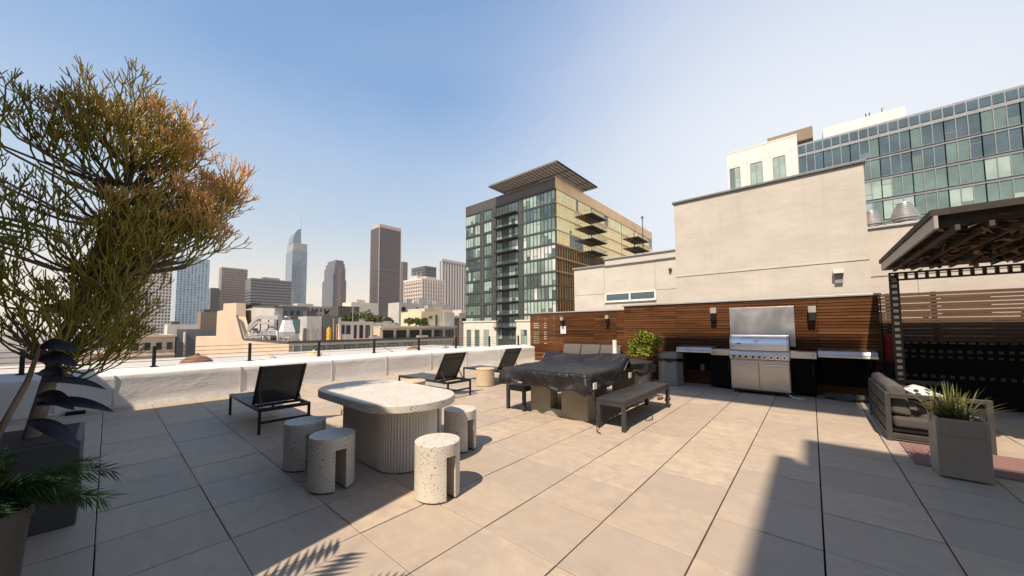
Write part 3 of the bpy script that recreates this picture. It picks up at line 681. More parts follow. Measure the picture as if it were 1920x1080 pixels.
# ---- sconces
def sconce_at(x, y, z, label, first=[None]):
    if first[0] is None:
        t = thing('wall_sconce', label, 'wall lamp', (x, y, z), group='box sconces on the timber walls')
        mb = MB(); mb.box(-0.065, 0.065, -0.16, 0.0, 0.0, 0.14); mb.build('cap', M['grey_metal'], t, bevel=0.006, world=False)
        mb = MB(); mb.box(-0.058, 0.058, -0.15, -0.01, -0.17, -0.001); mb.build('lamp_body', M['glass_lamp'], t, bevel=0.004, world=False)
        mb = MB(); mb.box(-0.05, 0.05, -0.008, 0.0, -0.22, 0.17); mb.build('back_plate', M['black_metal'], t, world=False)
        first[0] = t
    else: dup(first[0], (x, y, z), label)
sconce_at(-1.83, 9.99, 1.78, 'box wall lamp with grey cap on the tall timber wall left of the splash panel')
sconce_at(0.02, 9.99, 1.74, 'box wall lamp with grey cap on the tall timber wall right of the splash panel')
sconce_at(-5.75, 12.34, 1.76, 'box wall lamp alone above the patio sofa on the set back timber wall')
sconce_at(-7.72, 12.34, 1.74, 'box wall lamp right above the white notice on the set back timber wall')
t = thing('notice_sign', 'small white notice under a wall lamp on the set back timber wall', 'sign', (-7.72, 12.33, 1.3))
mb = MB(); mb.box(-7.85, -7.60, 12.325, 12.345, 1.20, 1.50); mb.build('board', M['sign'], t)
mb = MB()
for k, (w, z) in enumerate(((0.15, 1.45), (0.17, 1.42), (0.14, 1.39), (0.16, 1.345), (0.12, 1.32), (0.16, 1.275), (0.13, 1.25))): mb.box(-7.72-w/2, -7.72+w/2, 12.3225, 12.3245, z-0.006, z+0.006)
mb.build('faint_lines', M['ink'], t)

# ---- bin
t = thing('litter_bin', 'grey hexagonal litter bin with a black liner folded over its rim', 'bin', (-2.74, 9.42, 0))
def hexp(r, rot=12): return [(-2.74+r*math.cos(R(60*k+rot)), 9.42+r*math.sin(R(60*k+rot))) for k in range(6)]
mb = MB(); a, b = hexp(0.30), hexp(0.275)
mb.add([(x, y, 0.0) for x, y in a]+[(x, y, 0.62) for x, y in b], [tuple(range(6))[::-1], tuple(range(6, 12))]+[(i, (i+1) % 6, (i+1) % 6+6, i+6) for i in range(6)]); mb.build('body', M['bin'], t, bevel=0.012)
mb = MB(); mb.prism(hexp(0.29), 0.665, 0.80); c_ = hexp(0.24); mb.prism(c_, 0.80, 0.815); mb.build('lid', M['bin'], t, bevel=0.012)
mb = MB(); seg = 72
for k in range(seg):
    a = 2*math.pi*k/seg; h6 = math.cos(R(30))/math.cos(((a-R(12)) % R(60))-R(30)); rr = 0.30*h6
    sag = abs(math.sin((a-R(12))*3))*0.055+0.01*noise.noise(Vector((k*0.4, 1, 1)))
    for q, (dr, z) in enumerate(((-0.03, 0.664), (0.008, 0.665), (0.014, 0.645-sag*0.5), (0.006, 0.635-sag), (-0.02, 0.63-sag*0.4))): mb.v.append((-2.74+(rr+dr)*math.cos(a), 9.42+(rr+dr)*math.sin(a), z)); mb.at.append(0)
for k in range(seg):
    for q in range(4):
        a = k*5+q; b = ((k+1) % seg)*5+q; mb.f.append((a, b, b+1, a+1)); mb.mi.append(0)
mb.build('liner', M['bag'], t, smooth=60)

# ---- covered table tennis table
t = thing('table_tennis_table', 'concrete games table on a slotted pedestal, hidden under a black cover', 'table', (-3.25, 5.9, 0))
mb = MB(); mb.box(-4.02, -2.5, 4.53, 7.27, 0.70, 0.752); mb.build('tabletop', M['concrete'], t, bevel=0.006)
def pedestal(y):
    mb = MB(); mb.box(-3.72, -3.32, y, y+0.24, 0, 0.70); mb.box(-3.10, -2.63, y, y+0.24, 0, 0.70); mb.box(-3.32, -3.10, y, y+0.24, 0, 0.12); mb.box(-3.32, -3.10, y, y+0.24, 0.62, 0.70)
    mb.build('pedestal', M['concrete'], t, bevel=0.006)
pedestal(4.86); pedestal(6.75)
mb = MB(); mb.box(-4.06, -2.46, 5.88, 5.91, 0.755, 0.90); mb.build('net', M['black_metal'], t)
# the cover: top sheet sagging over the net, skirt with folds and gathered corners
cv = MB(); x0, x1, y0, y1 = -4.04, -2.47, 4.51, 7.29
nx, ny = 48, 84
def top_z(x, y):
    d = y-5.9; u = (x-x0)/(x1-x0)
    if d < 0: ridge = 0.155*math.exp(-(d/0.16)**2)*1.0+0.045*math.exp(-abs(d)/0.5)
    else: ridge = 0.155*math.exp(-(d/0.11)**2)+0.05*math.exp(-abs(d)/0.35)
    ridge *= 0.9+0.1*math.cos(u*7)
    w = 0.010*noise.noise(Vector((x*2.2, y*2.2, 3)))+0.007*noise.noise(Vector((x*6, y*3, 7)))
    fold = 0.04*max(0, noise.noise(Vector((x*1.1+y*0.4, y*7.0, 11))))*math.exp(-(d/0.55)**2)
    fold += 0.028*max(0, noise.noise(Vector((x*1.3-y*3.0, y*1.2, 21))))
    return 0.768+ridge+w+fold
for j in range(ny+1):
    for i in range(nx+1):
        x = x0+(x1-x0)*i/nx; y = y0+(y1-y0)*j/ny
        # pull the silhouette in towards the net, where the cover hangs over both ends
        e = math.exp(-((y-5.9)/0.22)**2)
        xx = x+(x-(x0+x1)/2)*(0.05*e); cv.v.append((xx, y, top_z(x, y))); cv.at.append(0)
idx = lambda i, j: j*(nx+1)+i
for j in range(ny):
    for i in range(nx): cv.f.append((idx(i, j), idx(i+1, j), idx(i+1, j+1), idx(i, j+1))); cv.mi.append(0)
loop = [idx(i, 0) for i in range(nx)]+[idx(nx, j) for j in range(ny)]+[idx(i, ny) for i in range(nx, 0, -1)]+[idx(0, j) for j in range(ny, 0, -1)]
n = len(loop); corners = [0, nx, nx+ny, 2*nx+ny]
def cdist(k): return min(min(abs(k-c), n-abs(k-c)) for c in corners)
rows = 14; prev = loop
for r in range(1, rows+1):
    cur = []
    for k in range(n):
        p = cv.v[loop[k]]; q = r/rows
        cx_, cy_ = (x0+x1)/2, (y0+y1)/2
        if k < nx: nrm = Vector((0, -1, 0))
        elif k < nx+ny: nrm = Vector((1, 0, 0))
        elif k < 2*nx+ny: nrm = Vector((0, 1, 0))
        else: nrm = Vector((-1, 0, 0))
        dc = cdist(k)
        cw = math.exp(-(dc/5.0)**2)
        if cw > 0.02:
            cn = min(corners, key=lambda c: min(abs(k-c), n-abs(k-c)))
            dg = {0: Vector((-1, -1, 0)), nx: Vector((1, -1, 0)), nx+ny: Vector((1, 1, 0)), 2*nx+ny: Vector((-1, 1, 0))}[cn].normalized()
            nrm = (nrm*(1-cw)+dg*cw).normalized()
        side_len = 0.18+0.05*noise.noise(Vector((k*0.09, 5, 1)))+0.025*math.sin(k*0.23)
        if k < nx: side_len += 0.07*math.sin(math.pi*(k/nx))+0.05*(k/nx)
        elif k < nx+ny:
            s_ = (k-nx)/ny; side_len += 0.11*math.exp(-((s_-0.22)/0.2)**2)-0.02+0.09*math.exp(-((s_-0.8)/0.13)**2)-0.06*math.exp(-((s_-0.5)/0.06)**2)
        side_len += 0.09*cw
        fold = math.sin(k*0.42+3.0*noise.noise(Vector((k*0.06, q*1.0, 9))))*0.5+noise.noise(Vector((k*0.22, q*1.6, 2)))
        drape = math.sin(k*0.11+q*2.6)*0.5+noise.noise(Vector((k*0.05+q*1.4, q*2.2, 4)))
        side_u = (k/nx) if k < nx else ((k-nx)/ny if k < nx+ny else ((k-nx-ny)/nx if k < 2*nx+ny else (k-2*nx-ny)/ny))
        swag = math.sin(2*math.pi*(q*1.15+1.25*(2*side_u-1)**2*(0.8 if k < nx else 1.4)+0.25*noise.noise(Vector((k*0.05, q, 31)))))
        swag = (abs(swag)**0.6)*(1 if swag > 0 else -1)
        outw = 0.013*swag*math.sin(math.pi*min(1, q*1.05))+0.014+q*0.035*(1+fold*1.3)+0.020*drape*math.sin(math.pi*q)+0.05*cw*math.sin(math.pi*min(1, q*0.9))
        # the hem is gathered in under the edge
        outw -= 0.07*max(0, q-0.72)/0.28*(1-cw*0.6)
        twist = 0.018*math.sin(k*1.9)*cw*q
        zt = p[2]-side_len*(math.sin(q*math.pi/2)**0.9 if q < 0.9 else 1.0)
        z = zt + 0.012*fold*q
        cv.v.append((p[0]+nrm.x*outw+twist, p[1]+nrm.y*outw-twist, z)); cv.at.append(0); cur.append(len(cv.v)-1)
    for k in range(n):
        a, b = k, (k+1) % n; cv.f.append((prev[b], prev[a], cur[a], cur[b])); cv.mi.append(0)
    prev = cur
cov = cv.build('table_cover', M['tarp'], smooth=80)
so = cov.modifiers.new('thickness', 'SOLIDIFY'); so.thickness = 0.003; so.offset = -1
tag(cov, 'black tarpaulin cover sagging over the games table and its net', 'cover')
for (x, y, z, ax) in ((-2.41, 4.62, 0.60, 0), (-2.41, 5.92, 0.62, 0)):
    mb = MB(); mb.box(x, x+0.012, y, y+0.10, z-0.045, z+0.045); mb.build('care_label', M['pvc'], cov)
# cords hanging from the cover corners
for i_, pts in enumerate((((-2.44, 4.52, 0.6), (-2.36, 4.57, 0.4), (-2.33, 4.55, 0.1), (-2.30, 4.50, 0.012), (-2.22, 4.45, 0.012)),
            ((-4.13, 5.88, 0.93), (-4.15, 5.85, 0.86), (-4.12, 5.80, 0.80)))):
    mb = MB(); mb.tube(pts, 0.006, 6); mb.build('cord', M['black_plastic'] if i_ == 0 else M['grey_metal'], cov, smooth=60)

# ---- benches
def bench(x0, x1, y0, y1, label):
    t = thing('bench', label, 'bench', ((x0+x1)/2, (y0+y1)/2, 0), group='charcoal benches beside the covered table')
    ym = (y0+y1)/2
    for a, b in ((y0, ym-0.003), (ym+0.003, y1)):
        mb = MB(); mb.box(x0, x1, a, b, 0.385, 0.43); mb.build('seat', M['char_metal'], t, bevel=0.006)
    mb = MB()
    for x in (x0, x1-0.05): mb.box(x+0.002, x+0.048, y0+0.05, y1-0.05, 0.335, 0.384)
    for y in (y0, y1-0.05): mb.box(x0+0.05, x1-0.05, y+0.002, y+0.048, 0.335, 0.384)
    mb.build('seat_frame', M['char_metal'], t)
    for x in (x0, x1-0.055):
        for y in (y0, y1-0.055):
            mb = MB(); mb.box(x+0.001, x+0.055, y+0.001, y+0.055, 0.0, 0.3845); mb.build('leg', M['char_metal'], t, bevel=0.005)
bench(-2.42, -1.99, 4.72, 6.72, 'long charcoal bench on the barbecue side of the covered games table')
bench(-4.22, -3.80, 4.78, 6.86, 'charcoal bench partly hidden on the parapet side of the covered games table')
t = thing('strap_loop', 'small dark strap loop lying on the paving under the outer edge of the charcoal bench', 'strap', (-1.95, 5.6, 0.01))
mb = MB(); mb.tube([(-1.98+0.05*math.cos(a*0.7), 5.62+0.09*math.sin(a*0.7), 0.03+0.022*math.sin(a*0.7)) for a in range(10)], 0.007, 6); mb.build('loop', M['black_plastic'], t, smooth=60)
t = thing('sandals', 'pair of dark sandals left on the paving under the far end of the charcoal bench', 'sandals', (-2.2, 6.95, 0))
for dx in (0, 0.14):
    mb = MB(); mb.prism([(-2.36+dx+0.045*math.cos(R(a))*(1.1 if math.sin(R(a)) > 0 else 0.85), 7.35+0.13*math.sin(R(a))) for a in range(0, 360, 20)], 0.002, 0.03); s_ = mb.build('sole', M['cushion_dark'], t, bevel=0.004)
    mb = MB(); mb.tube([(-2.405+dx, 7.39, 0.03), (-2.385+dx, 7.40, 0.07), (-2.335+dx, 7.40, 0.07), (-2.315+dx, 7.39, 0.03)], 0.012, 6); mb.build('strap', M['red'], s_)

# ---- lounge chairs: local x from foot to head, y across
def lounge():
    t = thing('sun_lounger', '', 'sun lounger', (0, 0, 0), group='black mesh sun loungers facing the parapet')
    Lx, Wd, H = 1.76, 0.66, 0.35
    for y in (0.0, Wd-0.035):
        mb = MB(); mb.box(0, Lx, y, y+0.035, H-0.045, H); mb.build('side_rail', M['black_metal'], t, bevel=0.004, world=False)
    for x in (0.0, 1.02, 1.34, Lx-0.035): MB().box(x, x+0.035, 0.036, Wd-0.036, H-0.045, H-0.010).build('cross_bar', M['black_metal'], t, world=False)
    MB().box(1.55, 1.58, 0.036, Wd-0.036, H-0.06, H-0.03).build('cross_bar', M['black_metal'], t, world=False)
    MB().box(Lx-0.032, Lx-0.006, 0.036, Wd-0.036, 0.14, 0.17).build('cross_bar', M['black_metal'], t, world=False)
    for x in (0.0, Lx-0.035):
        for y in (0.0, Wd-0.035):
            mb = MB(); mb.box(x+0.001, x+0.034, y+0.001, y+0.034, 0, H-0.046); mb.build('leg', M['black_metal'], t, world=False)
    mb = MB()
    for i in range(21):
        x = 0.02+1.30*i/20
        for j in range(7):
            y = 0.03+(Wd-0.06)*j/6; v = j/6
            mb.v.append((x, y, H+0.004-0.018*math.sin(math.pi*v)+0.028*math.exp(-((x-0.62)/0.16)**2)*math.sin(math.pi*v)**0.5)); mb.at.append(0)
    for i in range(20):
        for j in range(6): mb.f.append((i*7+j, (i+1)*7+j, (i+1)*7+j+1, i*7+j+1)); mb.mi.append(0)
    o = mb.build('seat_sling', M['sling_seat'], t, smooth=70, world=False); s = o.modifiers.new('thickness', 'SOLIDIFY'); s.thickness = 0.004
    hx, hz = 1.30, H-0.005; an = R(60); ln = 0.66; dx, dz = math.cos(an), math.sin(an)
    mb = MB()
    for y in (0.025, Wd-0.06): mb.bar((hx, y+0.0175, hz), (hx+dx*ln, y+0.0175, hz+dz*ln), 0.035, 0.028)
    mb.bar((hx+dx*(ln-0.015), 0.062, hz+dz*(ln-0.015)), (hx+dx*(ln-0.015), Wd-0.062, hz+dz*(ln-0.015)), 0.028, 0.03)
    mb.bar((hx+dx*0.02, 0.062, hz+dz*0.02), (hx+dx*0.02, Wd-0.062, hz+dz*0.02), 0.028, 0.028)
    bf_ = mb.build('back_frame', M['black_metal'], t, bevel=0.003, world=False)
    mb = MB()
    for i in range(15):
        q = 0.01+(ln-0.02)*i/14
        for j in range(7):
            y = 0.045+(Wd-0.09)*j/6; v = j/6
            d = 0.022*math.sin(math.pi*v)*math.sin(math.pi*min(1, i/14+0.1))
            mb.v.append((hx+dx*q+dz*d, y, hz+dz*q-dx*d)); mb.at.append(0)
    for i in range(14):
        for j in range(6): mb.f.append((i*7+j, (i+1)*7+j, (i+1)*7+j+1, i*7+j+1)); mb.mi.append(0)
    o = mb.build('back_sling', M['sling'], t, smooth=70, world=False); s = o.modifiers.new('thickness', 'SOLIDIFY'); s.thickness = 0.004
    mb = MB(); mb.box(0, 1, 0, 1, 0, 0.0001)
    mb = MB(); mb.bar((hx+dx*(ln-0.13)+0.012, 0.062, hz+dz*(ln-0.13)-0.008), (hx+dx*(ln-0.13)+0.012, Wd-0.062, hz+dz*(ln-0.13)-0.008), 0.006, 0.02); mb.build('hem', M['char_metal'], o, world=False)
    for y in (0.08, Wd-0.08):
        mb = MB(); mb.bar((hx+dx*0.24+0.02, y, hz+dz*0.24), (hx+0.30, y, H-0.03), 0.016, 0.016); mb.build('strut', M['char_metal'], bf_, world=False)
    return t
ch = lounge(); ch['label'] = 'black mesh sun lounger nearest the terrazzo table, in the building shadow'
ch.location = (-7.52, 1.40, 0)
dup(ch, (-7.36, 4.52, 0), 'black mesh sun lounger beyond the terrazzo table, beside the tan woven drum', rz=R(1.5))
dup(ch, (-7.46, 6.62, 0), 'black mesh sun lounger farthest back, half hidden by the black table cover', rz=R(-1))

# ---- woven drum side tables
def drum(x, y, label, r, h):
    t = thing('drum_table', label, 'side table', (x, y, 0), group='tan woven drum tables by the sun loungers')
    pr = []
    nrow = 15
    for k in range(nrow):
        z = 0.01+(h-0.03)*k/nrow; s = (h-0.03)/nrow
        pr += [(r*0.985, z), (r, z+s*0.3), (r, z+s*0.7), (r*0.985, z+s*0.98)]
    mb = MB(); mb.lathe(pr, 40, (x, y, 0)); mb.build('drum_body', M['woven'], t, smooth=50)
    mb = MB(); mb.lathe([(r*1.02, h-0.02), (r*1.03, h-0.012), (r*1.02, h), (r*0.99, h+0.004)], 40, (x, y, 0)); mb.build('lid', M['woven'], t, smooth=50)
drum(-6.28, 6.32, 'tan woven drum table between the two farther sun loungers', 0.235, 0.43)
drum(-6.02, 2.86, 'tan woven drum table seen under the terrazzo tabletop, beside the nearest lounger', 0.225, 0.42)
drum(-5.93, 3.97, 'tan woven drum table whose top just shows above the terrazzo tabletop', 0.235, 0.43)

# ---- terrazzo table and stools
def stadium(cx, cy, hx, hy, r, seg=14):
    pts = []
    for sx, sy, a0 in ((1, 1, 0), (-1, 1, 90), (-1, -1, 180), (1, -1, 270)):
        for k in range(seg+1):
            a = R(a0+90*k/seg); pts.append((cx+sx*(hx-r)+r*math.cos(a), cy+sy*(hy-r)+r*math.sin(a)))
    return pts
t = thing('terrazzo_table', 'pale terrazzo table with a rounded slab top on a fluted oval pedestal', 'table', (-3.76, 2.17, 0))
mb = MB(); mb.prism(stadium(-3.855, 2.18, 0.985, 0.52, 0.50, 20), 0.635, 0.72); mb.build('tabletop', M['terrazzo'], t, bevel=0.012, segs=3, smooth=30)
base = stadium(-3.76, 2.19, 0.68, 0.33, 0.30, 24); pts = []; acc = 0.0
dense = []
for i in range(len(base)):
    a = Vector(base[i]); b = Vector(base[(i+1) % len(base)]); m_ = max(1, int((b-a).length/0.006))
    for k in range(m_): dense.append(a+(b-a)*k/m_)
ctr = Vector((-3.76, 2.19)); per = sum((dense[i]-dense[(i+1) % len(dense)]).length for i in range(len(dense)))
nf = round(per/0.031); acc = 0
for i, p in enumerate(dense):
    a = dense[i-1]; b = dense[(i+1) % len(dense)]; tn = (b-a).normalized(); nr = Vector((tn.y, -tn.x))
    pts.append(tuple(p+nr*(0.009*abs(math.sin(math.pi*acc*nf/per))-0.007))); acc += (b-p).length
mb = MB(); mb.prism(pts, 0.012, 0.635); mb.build('fluted_base', M['flute'], t, smooth=50)
mb = MB(); mb.prism(stadium(-3.76, 2.19, 0.665, 0.315, 0.29, 12), 0.0, 0.012); mb.build('plinth', M['black_plastic'], t)
def stool_mesh():
    """drum with a doorway slot cut through it along x"""
    r, h, w, zs, zb = 0.195, 0.47, 0.047, 0.365, 0.012
    a0 = math.asin(w/r); b = MB(); ring = []; kinds = []
    for s0, s1, n, kd in ((a0, math.pi-a0, 26, 1), (math.pi-a0, math.pi+a0, 8, 0), (math.pi+a0, 2*math.pi-a0, 26, 1), (-a0, a0, 8, 0)):
        for k in range(n): ring.append(s0+(s1-s0)*k/n); kinds.append(kd)
    n = len(ring); P_ = lambda a, z: (r*math.cos(a), r*math.sin(a), z)
    b.v += [P_(a, h) for a in ring]+[P_(a, zs) for a in ring]+[P_(a, zb) for a in ring]; b.at += [0]*len(b.v)
    F = []
    F.append(tuple(range(n)))
    for k in range(n):
        q = (k+1) % n; F.append((k, n+k, n+q, q))
        if kinds[k]: F.append((n+k, 2*n+k, 2*n+q, n+q))
    N0, W0, S0, E0 = list(range(0, 27)), list(range(26, 35)), list(range(34, 61)), list(range(60, n))+[0]
    F.append(tuple(2*n+i for i in N0)); F.append(tuple(2*n+i for i in S0))
    F.append(tuple(n+i for i in W0)+tuple(n+i for i in E0))
    F.append((n+0, 2*n+0, 2*n+26, n+26)); F.append((n+34, 2*n+34, 2*n+60, n+60))
    b.f += F; b.mi += [0]*len(F)
    return b
first = None
for (x, y, lb) in ((-2.53, 1.95, 'sunlit terrazzo drum stool standing at the front right of the table'),
                   (-3.42, 1.42, 'shaded terrazzo drum stool front and centre before the fluted pedestal'),
                   (-4.13, 1.43, 'shaded terrazzo drum stool half hidden behind the front stool, nearest the lounger'),
                   (-3.27, 2.86, 'terrazzo drum stool on the far right side of the table, near the covered table'),
                   (-4.02, 2.92, 'terrazzo drum stool almost hidden behind the fluted pedestal')):
    if first is None:
        first = thing('terrazzo_stool', lb, 'stool', (x, y, 0), group='terrazzo drum stools around the table')
        st = stool_mesh().build('body', M['terrazzo'], first, world=False, smooth=30, bevel=0.005)
        mb = MB()
        r, w = 0.185, 0.052; a0 = math.asin(w/r)
        for s in (1, -1):
            mb.prism([(r*math.sin(a), s*r*math.cos(a)) for a in [-(math.pi/2-a0)+(math.pi-2*a0)*k/20 for k in range(21)]], 0.0, 0.0115)
        mb.build('foot_ring', M['black_plastic'], first, world=False)
    else: dup(first, (x, y, 0), lb, rz=R(random.uniform(-3, 3)))

# ---- back sofa by the far timber wall, pipe, shrub
t = thing('patio_sofa', 'low sofa with tall taupe back cushions in front of the set back timber wall', 'sofa', (-6.0, 11.5, 0))
mb = MB(); mb.box(-7.3, -4.9, 11.0, 11.75, 0.12, 0.30); mb.box(-7.3, -4.9, 11.72, 11.78, 0.30, 0.62)
for x in (-7.3, -4.96): mb.box(x, x+0.06, 11.0, 11.72, 0.30, 0.55)
for x in (-7.28, -4.98):
    for y in (11.02, 11.7): mb.box(x, x+0.06, y, y+0.06, 0.0, 0.12)
mb.build('frame', M['char_metal'], t, bevel=0.006)
for k in range(3):
    a = -7.2+k*0.76; mb = MB(); mb.extr([(11.38, 0.44), (11.58, 0.44), (11.70, 0.80), (11.56, 0.84), (11.50, 0.80)], 'x', a, a+0.74); mb.build('back_cushion', M['cushion'], t, bevel=0.05, segs=4, smooth=60)
    mb = MB(); mb.box(a, a+0.74, 11.02, 11.50, 0.31, 0.44); mb.build('seat_cushion', M['cushion'], t, bevel=0.04, segs=3, smooth=60)
t = thing('vent_pipe', 'white plastic vent pipe standing upright between the patio sofa and the shrub', 'pipe', (-4.32, 9.75, 0))
mb = MB(); mb.tube([(-4.36, 9.75, 0.0), (-4.36, 9.75, 1.06)], 0.062, 18); mb.build('tube', M['pvc'], t, smooth=40)
mb = MB(); mb.tube([(-4.36, 9.75, 1.06), (-4.36, 9.75, 1.075)], 0.066, 18); mb.build('cap', M['pvc'], t, smooth=40)

def leafball(mb, c, rad, n, ln, w, stems=None, hang=0.0, light=None):
    c = Vector(c)
    for _ in range(n):
        d = Vector((random.gauss(0, 1), random.gauss(0, 1), random.gauss(0, 1))).normalized()
        rr = random.random()**0.45
        p = c+Vector((d.x*rad[0], d.y*rad[1], d.z*rad[2]))*rr
        dr = (d+Vector((random.gauss(0, .6), random.gauss(0, .6), random.gauss(0.25, .6)))).normalized()
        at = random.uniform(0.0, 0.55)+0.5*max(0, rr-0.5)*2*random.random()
        mb.leaf(p, dr, Vector((random.gauss(0, 1), random.gauss(0, 1), random.gauss(0.6, 1))), ln*random.uniform(.6, 1.3), w*random.uniform(.7, 1.3), min(1, at), droop=hang)
t = thing('potted_shrub', 'bushy yellow green shrub in a pot between the covered table and the grey bin', 'shrub', (-3.35, 9.35, 0))
mb = MB(); mb.lathe([(0.17, 0), (0.23, 0.42), (0.25, 0.43), (0.25, 0.47), (0.21, 0.47), (0.20, 0.43)], 28, (-3.35, 9.35, 0)); mb.build('pot', M['planter_dark'], t, smooth=40)
mb = MB()
for k in range(9):
    a = k*0.7; mb.tube([(-3.35, 9.35, 0.43), (-3.35+0.12*math.cos(a), 9.35+0.12*math.sin(a), 0.75), (-3.35+0.33*math.cos(a), 9.35+0.33*math.sin(a), 1.05+0.1*math.sin(k*3))], [0.012, 0.009, 0.004], 6)
mb.build('stem', M['bark'], t)
mb = MB()
for k in range(80):
    d = Vector((random.gauss(0, 1), random.gauss(0, 1), random.gauss(0.1, 0.85))).normalized(); rr = random.uniform(0.4, 1.0)
    c = Vector((-3.35, 9.35, 0.95))+Vector((d.x*0.40, d.y*0.38, d.z*0.36))*rr
    leafball(mb, c, (0.085, 0.085, 0.08), 40, 0.075, 0.042)
mb.build('foliage', M['shrubleaf'], t, attr=True)

# ---- right-hand lounge corner
t = thing('patio_sofa', 'charcoal framed patio sofa with dark taupe cushions, standing on the striped rug', 'sofa', (1.1, 7.4, 0))
SX0, SX1, SY0, SY1 = 0.665, 1.50, 6.56, 8.28
mb = MB(); fw = 0.05
for x in (SX0, SX1-fw):
    for y in (SY0, SY1-fw): mb.box(x, x+fw, y, y+fw, 0.0, 0.60)
for y in (SY0, SY1-fw): mb.box(SX0+fw, SX1-fw, y+0.002, y+fw-0.002, 0.55, 0.60); mb.box(SX0+fw, SX1-fw, y+0.002, y+fw-0.002, 0.04, 0.10)
for z in (0.55, 0.04): mb.box(SX0+0.002, SX0+fw-0.002, SY0+fw, SY1-fw, z, z+0.05)
mb.box(SX1-fw+0.002, SX1-0.002, SY0+fw, SY1-fw, 0.18, 0.24)
mb.build('frame', mat('charcoal_grey_frame', (0.062, 0.058, 0.053), 0.5, 0.2), t, bevel=0.004)
mb = MB(); ymid = (SY0+SY1)/2
for z0_, z1_ in ((0.11, 0.24), (0.27, 0.39), (0.42, 0.54)):
    for a, b in ((SY0+fw, ymid-0.03), (ymid+0.03, SY1-fw)): mb.box(SX0+0.012, SX0+0.03, a, b, z0_, z1_)
mb.box(SX0+0.008, SX0+0.034, ymid-0.029, ymid+0.029, 0.09, 0.55); mb.build('back_panel', mat('grey_sling_panel', (0.05, 0.048, 0.045), 0.7), t)
mb = MB(); mb.box(SX0+fw, SX1-0.02, SY0+fw, SY1-fw, 0.12, 0.15); mb.build('seat_deck', M['black_metal'], t)
mb = MB(); mb.box(SX0+0.07, SX1-0.03, SY0+0.06, ymid-0.01, 0.155, 0.30); mb.build('seat_cushion', M['cushion_dark'], t, bevel=0.045, segs=4, smooth=60)
mb = MB(); mb.box(SX0+0.07, SX1-0.03, ymid+0.01, SY1-0.06, 0.155, 0.30); mb.build('seat_cushion', M['cushion_dark'], t, bevel=0.045, segs=4, smooth=60)
for a, b in ((SY0+0.10, ymid-0.01), (ymid+0.01, SY1-0.10)):
    mb = MB(); mb.extr([(SX0+0.06, 0.32), (SX0+0.24, 0.30), (SX0+0.20, 0.66), (SX0+0.10, 0.73), (SX0+0.02, 0.68)], 'y', a, b); mb.build('back_cushion', M['cushion'], t, bevel=0.07, segs=5, smooth=70)
def pillow(loc, sx, sz, rz, tilt, label, m, cat='cushion'):
    mb = MB(); n_ = 14
    for s in (1, -1):
        b0 = len(mb.v)
        for i in range(n_+1):
            for j in range(n_+1):
                u, v = i/n_*2-1, j/n_*2-1
                th = s*0.075*((1-u**4)*(1-v**4))**0.6
                k = 1-0.06*(u*u*v*v)
                mb.v.append((u*sx/2*k, th, v*sz/2*k)); mb.at.append(0)
        for i in range(n_):
            for j in range(n_):
                q = (b0+i*(n_+1)+j, b0+(i+1)*(n_+1)+j, b0+(i+1)*(n_+1)+j+1, b0+i*(n_+1)+j+1); mb.f.append(q if s < 0 else q[::-1]); mb.mi.append(0)
    o = mb.build('throw_pillow', m, smooth=70); o.location = loc; o.rotation_euler = (tilt, 0, rz); return tag(o, label, cat)
pm = N('black_white_pattern'); ck = pm.n('TexVoronoi'); ck.inputs['Scale'].default_value = 14; pm.l(pm.obj(), ck.inputs['Vector'])
pm = pm.set(pm.mix(pm.math('GREATER_THAN', ck.outputs['Distance'], 0.42), (0.03, 0.03, 0.03), (0.6, 0.57, 0.54)), 0.9)
pillow((1.06, 6.84, 0.56), 0.42, 0.40, R(75), R(-62), 'black and white patterned throw pillow lying on the right-hand patio sofa', pm)
pillow((1.18, 6.80, 0.36), 0.44, 0.26, R(10), R(-14), 'grey brown lumbar pillow on the seat of the right-hand patio sofa', M['cushion'])
mb = MB(); mb.box(0.76, 3.2, 5.62, 6.52, 0.003, 0.014); tag(mb.build('striped_rug', M['rug']), 'pink and maroon striped rug in front of the charcoal framed patio sofa', 'rug')
t = thing('square_planter', 'sandy concrete planter with an olive spiky plant at the right edge', 'planter', (1.05, 5.45, 0))
mb = MB(); a = 0.865
mb.box(a, a+0.32, 5.30, 5.62, 0.016, 0.40); mb.box(a, a+0.03, 5.30, 5.62, 0.401, 0.56); mb.box(a+0.29, a+0.32, 5.30, 5.62, 0.401, 0.56); mb.box(a+0.03, a+0.29, 5.30, 5.33, 0.401, 0.56); mb.box(a+0.03, a+0.29, 5.59, 5.62, 0.401, 0.56)
mb.build('box', M['planter'], t, bevel=0.004)
mb = MB(); mb.box(a+0.03, a+0.29, 5.33, 5.59, 0.402, 0.52); mb.build('soil', M['soil'], t)
mb = MB()
